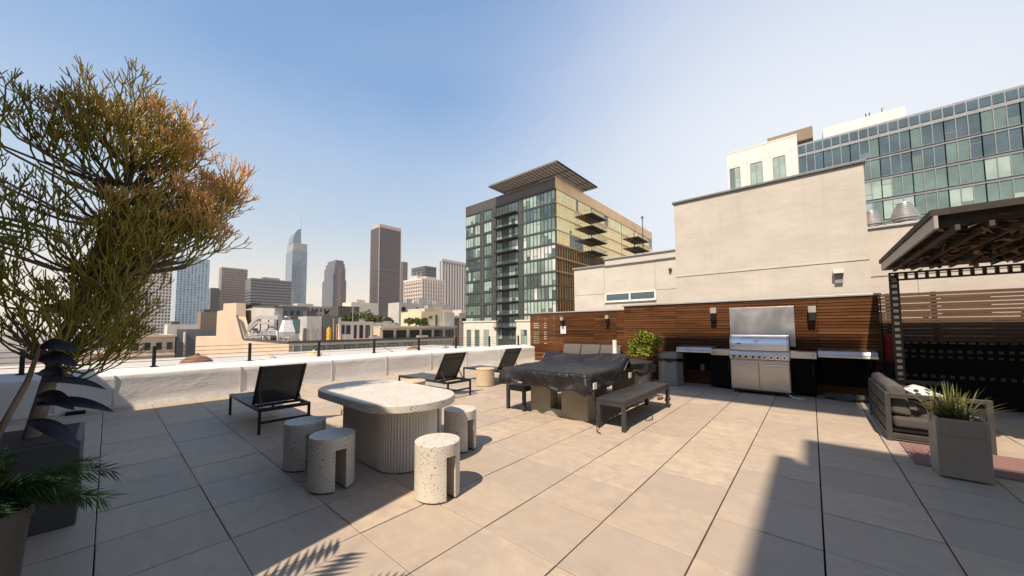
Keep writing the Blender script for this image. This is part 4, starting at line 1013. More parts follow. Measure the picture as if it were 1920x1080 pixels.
def blades(mb, c, n, ln, w, spread=1.0, up=0.5, seg=5, droop=0.5):
    c = Vector(c)
    for _ in range(n):
        a = random.uniform(0, 2*math.pi); tilt = random.uniform(0.05, 1.2)*spread
        d = Vector((math.cos(a)*math.sin(tilt), math.sin(a)*math.sin(tilt), math.cos(tilt)+up*0.2)).normalized()
        l = ln*random.uniform(0.55, 1.1); sd_ = d.cross(Vector((0, 0, 1))); sd_ = sd_.normalized() if sd_.length > .01 else Vector((1, 0, 0))
        vs, at = [], []; p = c+Vector((random.gauss(0, .03), random.gauss(0, .03), 0)); dd = d.copy(); age = random.random()*0.5
        for k in range(seg+1):
            q = k/seg; ww = w*(1-q)**0.6*0.5*(0.5+min(1, q*4)*0.5)
            vs += [p-sd_*ww, p+sd_*ww]; at += [age+0.4*q]*2
            dd = (dd+Vector((0, 0, -droop*0.25*q))).normalized(); p = p+dd*l/seg
        mb.add(vs, [(2*k, 2*k+1, 2*k+3, 2*k+2) for k in range(seg)], 0, at)
blades(mb, (a+0.15, 5.45, 0.50), 130, 0.40, 0.015, 0.95, droop=0.6); blades(mb, (a+0.08, 5.48, 0.50), 50, 0.36, 0.014, 0.9)
mb.build('foliage', M['grassleaf'], t, attr=True)
t = thing('red_cabinet', 'red wall box half hidden behind the pergola post beside the timber wall end', 'cabinet', (1.12, 10.3, 1.0))
mb = MB(); mb.box(1.065, 1.25, 10.18, 10.40, 0.72, 1.28); mb.build('case', M['red'], t, bevel=0.012)
mb = MB(); mb.box(1.085, 1.23, 10.165, 10.178, 0.76, 1.24); d = mb.build('door', M['red'], t, bevel=0.006)
mb = MB(); mb.box(1.20, 1.22, 10.145, 10.163, 0.86, 0.94); mb.build('handle', M['white_metal'], d)
mb = MB(); mb.box(1.20, 1.22, 10.155, 10.163, 1.02, 1.12); mb.build('faint_lines', M['sign'], d)
mb = MB(); mb.box(1.10, 1.22, 10.25, 10.35, 0.0, 0.718); mb.build('stand', M['black_metal'], t)

# ---- pergola
t = thing('pergola', 'dark lattice post pergola with a grey fascia and shingled roof at the right edge', 'pergola', (1.2, 9.6, 0))
PX0, PX1, PY0, PY1 = 1.05, 4.4, 5.85, 9.66
def laced_post(x, y, z0, z1, nm='post'):
    mb = MB()
    for dx in (-0.062, 0.034): mb.box(x+dx, x+dx+0.028, y, y+0.06, z0, z1)
    z = z0+0.03; k = 0
    while z < z1-0.05: mb.box(x-0.034, x+0.034, y+0.005, y+0.055, z, z+0.055); z += 0.115
    p = mb.build(nm, mat('dark_brown_metal', (0.06, 0.05, 0.045), 0.5), t)
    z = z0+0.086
    while z < z1-0.09: MB().box(x-0.033, x+0.033, y+0.003, y+0.042, z, z+0.056).build('bright_gap_block', M['gap_pale'], p); z += 0.115  # pale blocks stand in for the sunlit background showing through the post
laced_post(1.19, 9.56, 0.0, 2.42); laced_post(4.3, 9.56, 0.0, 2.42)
mb = MB(); pm_ = mat('dark_brown_beam', (0.055, 0.042, 0.035), 0.6)
for z in (2.285, 2.41): mb.box(1.13, PX1, 9.56, 9.62, z, z+0.03)
x = 1.2
while x < PX1: mb.box(x, x+0.04, 9.565, 9.615, 2.315, 2.41); x += 0.125
mb.build('lattice_beam', pm_, t)
mb = MB(); mb.box(PX0-0.02, PX1, PY0, PY1+0.05, 2.64, 2.71); mb.build('shingle_roof', M['shingle'], t)
mb = MB(); mb.box(PX0, PX0+0.03, PY0, PY1, 2.50, 2.64); mb.box(PX0+0.03, PX1, PY1-0.03, PY1, 2.50, 2.64); mb.build('fascia', M['grey_metal'], t)
mb = MB(); y = PY0+0.1
while y < PY1-0.1:
    mb.box(PX0+0.031, PX1, y, y+0.04, 2.52, 2.60); y += 0.26
x = PX0+0.14
while x < PX1: mb.box(x, x+0.035, PY0, PY1-0.04, 2.46, 2.518); x += 0.22
mb.build('rafter', pm_, t)
mb = MB()
for k in range(420):
    p = (random.uniform(PX0+0.1, 3.0), random.uniform(PY0, PY1-0.2), 2.50+random.uniform(-0.05, 0.05))
    mb.leaf(p, (random.gauss(0, 1), random.gauss(0, 1), random.gauss(-0.2, .4)), Vector((0, 0, 1)), 0.14, 0.07, random.random())
mb.build('dry_vine', attr_mat('dry_vine_leaf', (0.05, 0.035, 0.02), (0.28, 0.17, 0.09), 0.7), t, attr=True)

# ================================================================== PLANTS AT THE LEFT EDGE
random.seed(21)
t = thing('pencil_cactus_tree', 'large pencil cactus tree with thin green stems and orange tips at the left edge', 'tree', (-4.6, -0.45, 0))
mb = MB()
mb.box(-5.0, -4.2, -0.86, -0.10, 0, 0.62); mb.build('planter_box', M['planter_dark'], t, bevel=0.01)
mb = MB(); mb.box(-4.97, -4.23, -0.83, -0.13, 0.62, 0.625); mb.build('soil', M['soil'], t)
tr = MB(); tw_ = MB()
def limb(pts, r0, r1):
    n = len(pts); tr.tube(pts, [r0+(r1-r0)*i/(n-1) for i in range(n)], 9)
T0 = Vector((-4.6, -0.36, 0.6))
main = [T0, Vector((-4.62, -0.27, 1.2)), Vector((-4.58, -0.13, 1.9)), Vector((-4.6, -0.02, 2.35)), Vector((-4.62, 0.06, 2.75)), Vector((-4.58, 0.10, 3.1))]
limb(main, 0.048, 0.020)
def twig(p, d, ln, lev, r, clump, upb):
    """one jointed stem that forks; age grows to the tips, which are orange on this plant"""
    segs = 3; pts = [p]; dd = d.copy()
    for _ in range(segs):
        dd = (dd+Vector((random.gauss(0, .13), random.gauss(0, .13), random.gauss(upb*1.5, .08)))).normalized()
        pts.append(pts[-1]+dd*ln/segs)
    base_age = max(0.0, (3.4-lev)/3.4) if lev < 4 else 0
    a0 = max(0, base_age-0.28); a1 = base_age
    a0 = clump*a0**1.5; a1 = clump*a1**1.5
    tw_.tube(pts, [r, r*0.95, r*0.9, r*0.84], 4, 0, cap=(lev == 0), at=[a0, a0*.67+a1*.33, a0*.33+a1*.67, a1])
    if lev == 0: return
    n = random.choice((2, 2, 2, 3)) if lev > 1 else random.choice((2, 3, 3, 4))
    ax = dd.orthogonal().normalized(); ph = random.uniform(0, 6.28)
    for k in range(n):
        a = ph+2*math.pi*k/n+random.gauss(0, .3); sp = random.uniform(0.25, 0.62)
        side = Matrix.Rotation(a, 3, dd) @ ax
        nd = (dd*math.cos(sp)+side*math.sin(sp)).normalized()
        twig(pts[-1], nd, ln*random.uniform(0.72, 0.95), lev-1, max(0.0036, r*0.86), clump, upb)
# volumes that the crown fills: centre (y, z), radii, number of clumps, orange amount
axis_pts = [Vector(p) for p in ((-4.6, -0.3, 1.25), (-4.59, -0.2, 1.65), (-4.58, -0.12, 1.95), (-4.6, -0.02, 2.35), (-4.61, 0.03, 2.6), (-4.62, 0.06, 2.75), (-4.6, 0.09, 2.95))]
vols = [((0.05, 2.83), (0.26, 0.26), 0.24, 52, 0.28), ((0.25, 2.90), (0.13, 0.24), 0.2, 20, 1.0), ((0.62, 2.55), (0.13, 0.09), 0.14, 16, 1.0), ((0.34, 2.40), (0.17, 0.12), 0.22, 21, 0.95),
        ((0.20, 2.20), (0.28, 0.13), 0.26, 38, 0.5), ((0.36, 2.08), (0.16, 0.07), 0.2, 15, 0.7), ((0.0, 1.92), (0.24, 0.16), 0.25, 34, 0.2), ((-0.10, 1.55), (0.14, 0.28), 0.18, 28, 0.12), ((-0.20, 1.25), (0.14, 0.26), 0.18, 32, 0.1), ((-0.42, 1.55), (0.12, 0.35), 0.18, 14, 0.08),
        ((-0.42, 2.70), (0.22, 0.34), 0.28, 14, 0.12), ((-0.40, 2.1), (0.2, 0.25), 0.25, 7, 0.12)]
for (cy, cz), (ry, rz_), rx, n_, cl in vols:
    for _ in range(n_):
        a = random.uniform(0, 2*math.pi); q = math.sqrt(random.random())
        b = Vector((-4.58+random.uniform(-rx, rx), cy+ry*q*math.cos(a), cz+rz_*q*math.sin(a)))
        s = min(axis_pts, key=lambda p: (p-b).length+0.6*max(0, p.z-b.z+0.15))
        limb([s, s*0.55+b*0.45+Vector((0, 0, -0.05)), b], 0.013, 0.008)
        d_ = ((b-s).normalized()*0.6+Vector((random.gauss(0.1, .3), random.gauss(0.05, .3), 0.55))).normalized()
        twig(b, d_, random.uniform(0.13, 0.175), 4, 0.0064, cl*random.uniform(0.75, 1.15), 0.09)
tr.build('trunk', M['bark'], t, smooth=60)
tw_.build('crown', M['twig'], t, smooth=80, attr=True)

t = thing('dark_leaf_plant', 'plant with broad purple black leaves hanging in shade at the left edge', 'plant', (-2.95, -0.34, 0))
mb = MB(); mb.lathe([(0.15, 0), (0.19, 0.55), (0.19, 0.58), (0.165, 0.58), (0.16, 0.54)], 28, (-2.95, -0.42, 0)); mb.build('pot', M['planter_dark'], t, smooth=40)
mb = MB(); mb.tube([(-2.95, -0.42, 0.54), (-2.94, -0.34, 0.9), (-2.93, -0.25, 1.2), (-2.94, -0.22, 1.38)], [0.018, 0.014, 0.011, 0.006], 8); mb.build('stem', M['bark'], t, smooth=50)
mb = MB()
def broad(p, d, ln, w, droop):
    p = Vector(p); d = Vector(d).normalized(); s0 = d.cross(Vector((0, 0, 1))).normalized(); u0 = s0.cross(d); rl = random.uniform(0.4, 0.95)
    sd_ = s0*math.cos(rl)-u0*math.sin(rl); up = sd_.cross(d)
    n = 10; vs = []
    for k in range(n+1):
        q = k/n; c = p+d*ln*q+Vector((0, 0, -1))*droop*ln*q*q
        ww = w*0.5*(math.sin(math.pi*min(1, 0.06+q*0.94))**0.75)
        vs += [c-sd_*ww+up*ww*0.35, c, c+sd_*ww+up*ww*0.35]
    fs = []
    for k in range(n): fs += [(3*k, 3*k+1, 3*k+4, 3*k+3), (3*k+1, 3*k+2, 3*k+5, 3*k+4)]
    mb.add(vs, fs)
for p, d, ln, w, dr in (((-2.92, -0.20, 1.19), (0.35, 1, 0.10), 0.22, 0.055, 0.35), ((-2.93, -0.22, 1.08), (0.35, 1, 0.16), 0.28, 0.065, 0.40), ((-2.92, -0.22, 1.30), (0.5, 0.8, 0.3), 0.16, 0.08, 0.5),
                        ((-2.93, -0.24, 1.0), (0.4, 0.9, -0.3), 0.20, 0.07, 0.5), ((-2.94, -0.22, 1.24), (0.8, 0.5, 0.2), 0.16, 0.08, 0.5), ((-2.93, -0.22, 1.36), (0.2, 0.8, 0.4), 0.15, 0.075, 0.6), ((-2.94, -0.22, 1.12), (0.7, 0.7, 0.1), 0.18, 0.075, 0.5)): broad(p, d, ln, w, dr)
o = mb.build('foliage', M['darkleaf'], t, smooth=60); s = o.modifiers.new('thickness', 'SOLIDIFY'); s.thickness = 0.002

t = thing('needle_leaf_plant', 'dark green plume of fine needle leaves spilling over a pot at the lower left edge', 'plant', (-2.32, -0.27, 0))
mb = MB(); mb.lathe([(0.12, 0), (0.16, 0.72), (0.17, 0.74), (0.17, 0.78), (0.145, 0.78), (0.14, 0.72)], 28, (-2.34, -0.33, 0)); mb.build('pot', M['planter_dark'], t, smooth=40)
mb = MB()
for k in range(15):
    a = random.uniform(-0.5, 2.6) if k < 11 else random.uniform(0, 6.28); ln = random.uniform(0.20, 0.36); el = random.uniform(-0.1, 1.1)
    d = Vector((math.cos(a)*math.cos(el), math.sin(a)*math.cos(el), math.sin(el))); p = Vector((-2.34, -0.30, 0.80)); dd = d.copy()
    for q in range(26):
        p = p+dd*ln/26; dd = (dd+Vector((0, 0, -0.03))).normalized()
        for _ in range(8):
            sdv = Vector((random.gauss(0, 1), random.gauss(0, 1), random.gauss(0, 1))); sdv = (sdv-dd*sdv.dot(dd)).normalized()
            mb.leaf(p, (dd*0.9+sdv*0.75+Vector((0, 0, -0.12))), sdv.cross(dd), random.uniform(0.06, 0.11)*(1-0.3*q/26), 0.0045, random.random(), droop=0.15)
mb.build('foliage', M['plume'], t, attr=True)

t = thing('potted_palm', 'potted feather palm behind the viewpoint whose frond shadow falls on the paving', 'palm', (-1.95, -1.25, 0))
mb = MB(); mb.lathe([(0.2, 0), (0.26, 0.5), (0.27, 0.52), (0.23, 0.52), (0.22, 0.48)], 24, (-1.95, -1.25, 0)); mb.build('pot', M['planter_dark'], t, smooth=40)
mb = MB(); mb.tube([(-1.95, -1.25, 0.48), (-1.97, -1.22, 1.15)], [0.05, 0.035], 10); mb.build('trunk', M['bark'], t, smooth=40)
mb = MB()
for a, el, ln in ((68, 52, 1.25), (100, 55, 1.15), (40, 45, 1.05), (150, 50, 1.1), (210, 45, 1.1), (280, 45, 1.0), (330, 50, 1.0)):
    a = R(a); el = R(el); p = Vector((-1.97, -1.22, 1.13)); dd = Vector((math.cos(a)*math.cos(el), math.sin(a)*math.cos(el), math.sin(el)))
    pts = [p.copy()]
    for q in range(22):
        p = p+dd*ln/22; dd = (dd+Vector((0, 0, -0.045))).normalized(); pts.append(p.copy())
        if q > 4:
            s_ = dd.cross(Vector((0, 0, 1))).normalized()
            for sg in (1, -1): mb.leaf(p, dd*0.75+s_*sg*0.8, s_.cross(dd), 0.32*math.sin(math.pi*(q-3)/21)**0.6+0.03, 0.042, 0.5, droop=0.15)
    mb.tube(pts, [0.009-0.0003*i for i in range(len(pts))], 5)
mb.build('frond', M['palm'], t, attr=True)

# ================================================================== BUILDINGS BEHIND THE VIEWPOINT (they throw the large shadows)
wm = mat('dark_grey_render', (0.06, 0.058, 0.056), 0.9)
t = thing('penthouse_block', 'dark grey penthouse block behind the viewpoint on the left, throwing the shadow over the loungers', 'building', (-5.5, -4, 0))
mb = MB(); mb.box(-8.62, -2.2, -7.9, -1.3, 0.0, 4.81); mb.build('wall', wm, t)
mb = MB(); mb.box(-19, -8.63, -7.9, -2.6, 0.0, 4.01); mb.build('lower_wall', wm, t)
mb = MB(); mb.box(-7.2, -6.2, -1.299, -1.26, 0.0, 2.2); mb.build('door', M['grey_metal'], t)
t = thing('penthouse_block', 'tall dark grey penthouse block behind the viewpoint on the right, with an added slab casting shade', 'building', (8, -6, 0))
mb = MB(); mb.box(1.49, 16, -7.9, -3.5, 0.0, 12.7); mb.build('wall', wm, t)
mb = MB(); mb.extr([(0.0, 0.0), (1.485, 0.0), (1.485, 11.2), (1.30, 11.2), (1.27, 11.5), (1.10, 11.5)], 'y', -7.9, -3.5); mb.build('lower_wall', wm, t)
mb = MB(); mb.box(-1.39, 2.43, -2.47, 0.42, 14.0, 14.14); mb.build('shade_slab', M['coping'], t)  # unseen slab added to cast the shaded strip in front of the barbecue
MB().box(2.431, 5.2, -1.9, -1.75, 14.0, 14.12).build('slab_beam', M['coping'], t)
MB().box(5.201, 5.4, -1.95, -1.70, 0.0, 14.12).build('mast', M['coping'], t)  # beam and mast added only to carry the shading slab
mb = MB(); mb.box(2.5, 3.5, -3.499, -3.46, 0.0, 2.2); mb.build('door', M['grey_metal'], t)

# ================================================================== THE CITY
random.seed(5)
GZ = -22.45
def glassm(name, col, rough=0.06, metal=0.35, var=0.25):
    m = N(name); v = m.noise(m.obj((1, 1, 1), True), 0.35, 4)
    return m.set(m.mix(m.rng(v, 0.3, 0.7), mul(col, 1-var), mul(col, 1+var)), rough, metal)
G_dark = glassm('dark_green_glass', (0.075, 0.105, 0.092)); G_green = glassm('celadon_blind_glass', (0.34, 0.43, 0.37), 0.10, 0.12)
G_mid = glassm('mid_green_glass', (0.17, 0.235, 0.205), 0.06, 0.35); G_blue = glassm('slate_blue_glass', (0.11, 0.155, 0.17), 0.05, 0.4); G_white = glassm('white_blind_glass', (0.55, 0.56, 0.52), 0.15, 0.05)
G_gold = glassm('gold_lit_reflective_glass', (0.98, 0.72, 0.33), 0.06, 0.95, 0.08); G_palelit = glassm('pale_lit_reflective_glass', (0.95, 0.78, 0.42), 0.06, 0.92, 0.08)  # golden light on the tower's right face put into the glass tint
F_dark = mat('dark_window_frame', (0.045, 0.048, 0.046), 0.5, 0.3); F_tan = mat('tan_pipe_gold_lit_frame', (0.70, 0.45, 0.20), 0.4, 0.6)  # tan also carries the golden light on the right-face frames
W_dark = mat('dark_bronze_panel', (0.075, 0.068, 0.064), 0.6, 0.1, var=0.12, scale=0.3); W_goldlit = mat('gold_lit_panel', (0.90, 0.56, 0.28), 0.38, 0.7, var=0.12, scale=0.3)  # right-face bands: golden light put into the panel colour
W_cream = mat('cream_stone', (0.66, 0.60, 0.50), 0.8, var=0.1, scale=0.5)

def window(parent, axis, a0, a1, plane, z0, z1, bay, glass, frame, mull=0.07, depth=0.10, name='window', split=0.22):
    """a window unit: panes of glass behind mullions. axis 'x' lies in a -Y facing wall, 'y' in a +X facing wall"""
    mb = MB(); n = max(1, round((a1-a0)/bay)); s = (a1-a0)/n
    def bx(p, q, d0, d1, za, zb, mi):
        if axis == 'x': mb.box(p, q, plane-d1, plane-d0, za, zb, mi)
        else: mb.box(plane+d0, plane+d1, p, q, za, zb, mi)
    gl = [g for g, w in glass]; ws = [w for g, w in glass]
    cur = random.choices(range(len(gl)), ws)[0]
    for k in range(n):
        if random.random() < 0.45: cur = random.choices(range(len(gl)), ws)[0]
        p, q = a0+s*k+mull/2, a0+s*(k+1)-mull/2
        if random.random() < split:
            zc = z0+(z1-z0)*random.choice((0.28, 0.35, 0.7)); alt = random.randrange(len(gl))
            bx(p, q, 0.0, 0.03, z0, zc-0.03, 1+alt); bx(p, q, 0.0, 0.03, zc+0.03, z1, 1+cur); bx(p, q, 0.0, 0.06, zc-0.03, zc+0.03, 0)
        else: bx(p, q, 0.0, 0.03, z0, z1, 1+cur)
    for k in range(n+1): bx(a0+s*k-mull/2, a0+s*k+mull/2, 0.0, depth, z0, z1, 0)
    bx(a0-mull/2, a1+mull/2, 0.0, depth+0.01, z0-0.06, z0-0.001, 0); bx(a0-mull/2, a1+mull/2, 0.0, depth+0.01, z1+0.001, z1+0.06, 0)
    return mb.build(name, [frame]+gl, parent)

# ---- the green glass apartment tower
t = thing('glass_apartment_tower', 'green glass apartment tower with a flat overhanging lattice roof and balconies', 'tower', (-59, 100, GZ))
XA, XB, YA, YB_ = -74.4, -43.6, 67.1, 132.0
mb = MB(); mb.box(XA, XB, YA, YB_, GZ, 33.7); W_blk = mat('dark_slate_panel', (0.055, 0.062, 0.057), 0.6, 0.1, var=0.12, scale=0.3); mb.build('wall', W_blk, t)
mb = MB(); mb.box(XA-0.05, XB+0.02, YA-0.12, YB_, 33.75, 36.5); mb.build('parapet_band', W_dark, t)
mb = MB(); mb.box(XB+0.021, XB+0.14, YA-0.1, YB_, 33.75, 36.5)
mb.build('parapet_band', W_goldlit, t)
lv = [33.85-3.24*k for k in range(12)]
LG = [(G_dark, 1.4), (G_green, 8), (G_mid, 3), (G_blue, 0.8), (G_white, 0.3)]; LG2 = [(G_dark, 2), (G_mid, 5), (G_green, 4), (G_blue, 0.6)]
RG = [(G_gold, 9), (G_palelit, 4), (G_mid, 0.25)]
blc = None
for k in range(11):
    z1, z0 = lv[k]-0.42, lv[k+1]+0.30
    if k < 10 or True:
        window(t, 'x', XA+0.15, -68.6, YA, z0, z1, 0.95, LG2, F_dark)
        window(t, 'x', -66.9, -64.2, YA, z0, z1, 0.95, LG2, F_dark)
        window(t, 'x', -62.2, -60.4, YA, z0, z1, 0.9, LG2, F_dark)
        window(t, 'x', -58.0, -54.9, YA, z0, z1, 0.95, LG, F_dark)
        if z0 > 3.4 or True: window(t, 'x', -53.2, XB-0.15, YA, z0-0.10, z1+0.15, 1.04, LG, F_dark, mull=0.17)
    if k < 10:
        window(t, 'y', YA+0.3, 84.2, XB, z0-0.13, z1+0.2, 1.15, RG, F_tan, depth=0.05, split=0.05)
        if k < 7: window(t, 'y', 84.6, 103.9, XB, z0-0.13, z1+0.2, 1.3, RG, F_tan, depth=0.05, split=0.05)
        if k < 5: window(t, 'y', 104.3, 131.7, XB, z0-0.13, z1+0.2, 1.6, RG, F_tan, depth=0.05, split=0.05)
# spandrels, recessed bronze strips and balconies
for k in range(1, 11):
    mb = MB(); mb.box(XA-0.02, XB+0.1, YA-0.16, YA-0.001, lv[k]-0.24, lv[k]+0.14); mb.build('floor_band', W_blk, t)
    if k < 7: mb = MB(); mb.box(XB+0.001, XB+0.15, YA-0.15, YB_, lv[k]-0.16, lv[k]+0.10); mb.build('floor_band', W_goldlit, t)
for x0, x1 in ((-64.1, -62.5), (-54.6, -53.4), (-68.5, -67.0)):
    mb = MB(); mb.box(x0, x1, YA-0.10, YA-0.002, GZ, 33.7); mb.build('pier', W_blk, t)
def balcony(par, axis, a0, a1, plane, z, dep):
    mb = MB()
    def bx(p, q, d0, d1, za, zb):
        if axis == 'x': mb.box(p, q, plane-d1, plane-d0, za, zb)
        else: mb.box(plane+d0, plane+d1, p, q, za, zb)
    bx(a0, a1, 0.18, dep, z, z+0.2); b = mb.build('balcony', F_dark, par)
    mb = MB(); n = int((a1-a0)/0.35)
    for k in range(n+1): p = a0+(a1-a0-0.03)*k/n; bx(p, p+0.03, dep-0.05, dep-0.02, z+0.201, z+1.15)
    bx(a0, a1, dep-0.06, dep, z+1.151, z+1.21)
    for p in (a0, a1-0.03): bx(p, p+0.03, 0.18, dep-0.061, z+1.151, z+1.2); bx(p, p+0.03, dep/2, dep/2+0.03, z+0.201, z+1.15)
    mb.build('railing', F_dark, b)
for k in range(1, 11): balcony(t, 'x', -62.3, -54.8, YA, lv[k]-0.06, 1.5)
for k in range(1, 5): balcony(t, 'y', 80.0, 88.5, XB, lv[k]-0.06, 2.6)
for k in (1, 2): balcony(t, 'y', 111.0, 121.5, XB, lv[k]-0.06, 2.6)
# flat lattice roof on a small pavilion
mb = MB(); mb.box(-58.5, -44.5, 69.0, 82.0, 36.45, 38.0); mb.build('pavilion', mat('pavilion_panel', (0.55, 0.47, 0.36), 0.7), t)
mb = MB(); x = -58.2
while x < -50: mb.box(x, x+0.35, 68.9, 68.999, 36.6, 37.9); x += 0.9
mb.build('pavilion_window', G_dark, t)
mb = MB(); xa, xb, ya, yb, zr = -62.0, -40.9, 63.6, 83.0, 38.0
lat = mat('bronze_lattice', (0.16, 0.135, 0.115), 0.6, 0.2)
x = xa
while x < xb: mb.box(x, x+0.10, ya+0.16, yb-0.16, zr, zr+0.22); x += 1.0
y = ya+0.3
while y < yb-0.2: mb.box(xa+0.16, xb-0.16, y, y+0.14, zr+0.23, zr+0.36); y += 0.30
mb.box(xa, xb, ya, ya+0.15, zr, zr+0.42); mb.box(xa, xb, yb-0.15, yb, zr, zr+0.42); mb.box(xa, xa+0.15, ya+0.151, yb-0.151, zr, zr+0.42); mb.box(xb-0.15, xb, ya+0.151, yb-0.151, zr, zr+0.42)
y = ya+2
while y < yb: mb.box(xa+0.16, xb-0.16, y, y+0.18, zr-0.14, zr-0.001); y += 3.1
mb.build('lattice_roof', lat, t)
mb = MB(); mb.tube([(XB+1.5, 118.5, 20), (XB+1.5, 118.5, 38.6)], 0.16, 8); mb.tube([(XB+1.5, 118.5, 38.6), (XB+1.5, 118.5, 39.2)], 0.4, 8); mb.build('flue', W_dark, t)
# cream stone podium
for a, b, wins in ((-74.3, -61.7, ((-72.9, -71.2), (-69.6, -67.9), (-66.2, -64.4))), (-55.0, -46.0, ((-53.4, -51.6), (-49.6, -47.8)))):
    mb = MB(); mb.box(a, b, YA-1.0, YA-0.17, GZ, 3.0); po = mb.build('podium', W_cream, t)
    mb = MB(); mb.box(a-0.15, b+0.15, YA-1.2, YA-0.17, 3.001, 3.35); mb.build('cornice', W_cream, po)
    for p, q in wins: window(t, 'x', p, q, YA-1.0, -3.6, 0.9, 0.85, LG2, F_dark, depth=0.06)
# lower street block across from it, hidden from here but reflected in its glass
t = thing('street_block', 'plain dark office block hidden behind the tall cream stucco wall', 'building', (-14, 130, GZ))
mb = MB(); mb.box(-22, -8, 96, 190, GZ, 30.5); mb.build('wall', mat('dark_office_wall', (0.06, 0.055, 0.05), 0.8), t)

# ---- glass office block and white wing at the right
t = thing('glass_office_block', 'teal glass office block with white stone wing rising behind the cream stucco wall', 'building', (12, 90, GZ))
W_white = mat('white_stone_panel', (0.68, 0.64, 0.58), 0.8, var=0.08, scale=0.3)
W_brown = mat('brown_panel', (0.22, 0.17, 0.12), 0.8, var=0.1)
F_grey = mat('grey_curtain_frame', (0.22, 0.23, 0.24), 0.5, 0.3)
mb = MB(); mb.box(-10.9, -0.56, 77.0, 110, GZ, 34.5); mb.build('wall', W_white, t)
mb = MB(); mb.box(-10.95, -7.0, 76.95, 110, 34.51, 34.7); mb.box(-6.99, -0.52, 76.95, 110, 34.51, 34.75); mb.build('coping', W_white, t)
mb = MB()
for x in (-7.8, -4.45, -1.4): mb.box(x, x+0.05, 76.985, 76.999, 20, 34.5)
mb.box(-10.9, -0.56, 76.985, 76.999, 31.9, 31.95); mb.build('joint_line', mat('stone_joint', (0.5, 0.46, 0.41), 0.9), t)
for a, b in ((-10.55, -8.95), (-7.28, -5.55), (-3.95, -2.28)):
    for z1 in (31.5, 27.0): window(t, 'x', a, b, 77.0, z1-4.0, z1, 0.82, [(G_green, 5), (G_mid, 1)], F_grey, mull=0.12)
mb = MB(); mb.box(-4.8, 1.6, 80, 96, 34.6, 36.7); mb.build('penthouse', W_brown, t)
mb = MB(); mb.box(2.9, 12.4, 80, 96, 32.9, 35.6); mb.build('penthouse', W_white, t)
mb = MB(); mb.box(-0.55, 42, 77.2, 110, GZ, 32.8); mb.build('wall', F_grey, t)
n = 40; bw = 1.06
for k in range(13):   # row of dark square panels under the roof
    mb = MB()
    for q in range(3): x = -0.5+bw*(3*k+q); mb.box(x+0.08, x+bw-0.08, 77.12, 77.199, 31.2, 32.45)
    mb.build('top_panel', G_blue, t)
for r_ in range(5):
    z1 = 30.55-3.32*r_; z0 = z1-2.85
    gs = [[(G_blue, 6), (G_mid, 2)], [(G_blue, 6), (G_mid, 3)], [(G_mid, 7), (G_green, 2)], [(G_mid, 5), (G_green, 3)], [(G_mid, 6), (G_green, 2)]][r_]
    for k in range(13): window(t, 'x', -0.5+bw*3*k, -0.5+bw*3*(k+1), 77.2, z0, z1, bw, gs, F_grey, mull=0.09, depth=0.12)
mb = MB()
for x in (8.2, 8.6): mb.tube([(x, 80.5, 35.6), (x, 80.5, 36.3)], 0.08, 6)
mb.tube([(10.0, 80.5, 35.6), (10.0, 80.5, 36.4), (10.25, 80.5, 36.4)], 0.06, 6); mb.build('roof_pipe', F_dark, t)

# ---- far towers (corner x, near face y, width, depth, top)
def block(nm, label, xc, yc, w, d, zt, m, cat='tower', roof=None, extra=None):
    t = thing(nm, label, cat, (xc-w/2, yc+d/2, GZ))
    mb = MB(); mb.box(xc-w, xc, yc, yc+d, GZ, zt); mb.build('wall', m, t)
    if roof:
        h, mr, ins = roof; mb = MB(); mb.box(xc-w-ins, xc+ins, yc-ins, yc+d+ins, zt+0.01, zt+h); mb.build('roof_band', mr, t)
    if extra: extra(t)
    return t
def plant(x0, x1, y0, y1, z0, z1, m): return lambda t: MB().box(x0, x1, y0, y1, z0, z1).build('roof_plant', m, t)
fm = lambda *a, **k: facade(*a, **k)
block('office_tower', 'grey blue glass tower mostly hidden behind the pencil cactus tree', -700, -14, 60, 34, 84, fm('f_greyblue', (0.16, 0.18, 0.2), (0.10, 0.14, 0.18), 3.9, 2.4))
block('office_tower', 'white gridded office tower beside the pale blue striped tower, behind the cactus tree', -545, 18, 40, 27.5, 96, fm('f_whitegrid', (0.58, 0.52, 0.45), (0.07, 0.07, 0.075), 3.6, 2.6, (0.18, 0.82), (0.25, 0.85)))
block('residential_tower', 'pale blue glass tower with vertical white stripes at the edge of the cactus tree', -597, 54, 70, 31, 93, fm('f_blue', (0.42, 0.52, 0.60), (0.16, 0.25, 0.33), 3.2, 3.4, (0.22, 0.78), (0.12, 0.9), var=0.45))
block('office_tower', 'narrow dark grey tower between the pale blue tower and the brown gridded tower', -692, 101, 24, 10, 65, fm('f_dkgrey', (0.09, 0.09, 0.095), (0.04, 0.045, 0.05), 3.8, 1.6, (0.25, 0.75), (0.0, 1.0)))
block('office_tower', 'brown gridded stone tower between the narrow dark tower and the wide dark slab', -690.5, 113, 21, 33, 95.5, fm('f_brown', (0.30, 0.215, 0.18), (0.075, 0.06, 0.06), 3.9, 2.1, (0.28, 0.86), (0.22, 0.86)), roof=(3, mat('brown_cap', (0.28, 0.2, 0.17), 0.8), 0))
block('office_building', 'wide dark grey slab office building with horizontal bands', -586, 128, 30, 50, 71.5, fm('f_slab', (0.17, 0.17, 0.175), (0.045, 0.05, 0.055), 4.2, 1.3, (0.0, 1.0), (0.30, 0.80), var=0.2), 'building',
      roof=(1.2, mat('slab_cap', (0.13, 0.13, 0.135), 0.7), 0), extra=plant(-600, -587, 142, 163, 72.7, 75.5, mat('roof_plant_grey', (0.3, 0.29, 0.28), 0.8)))
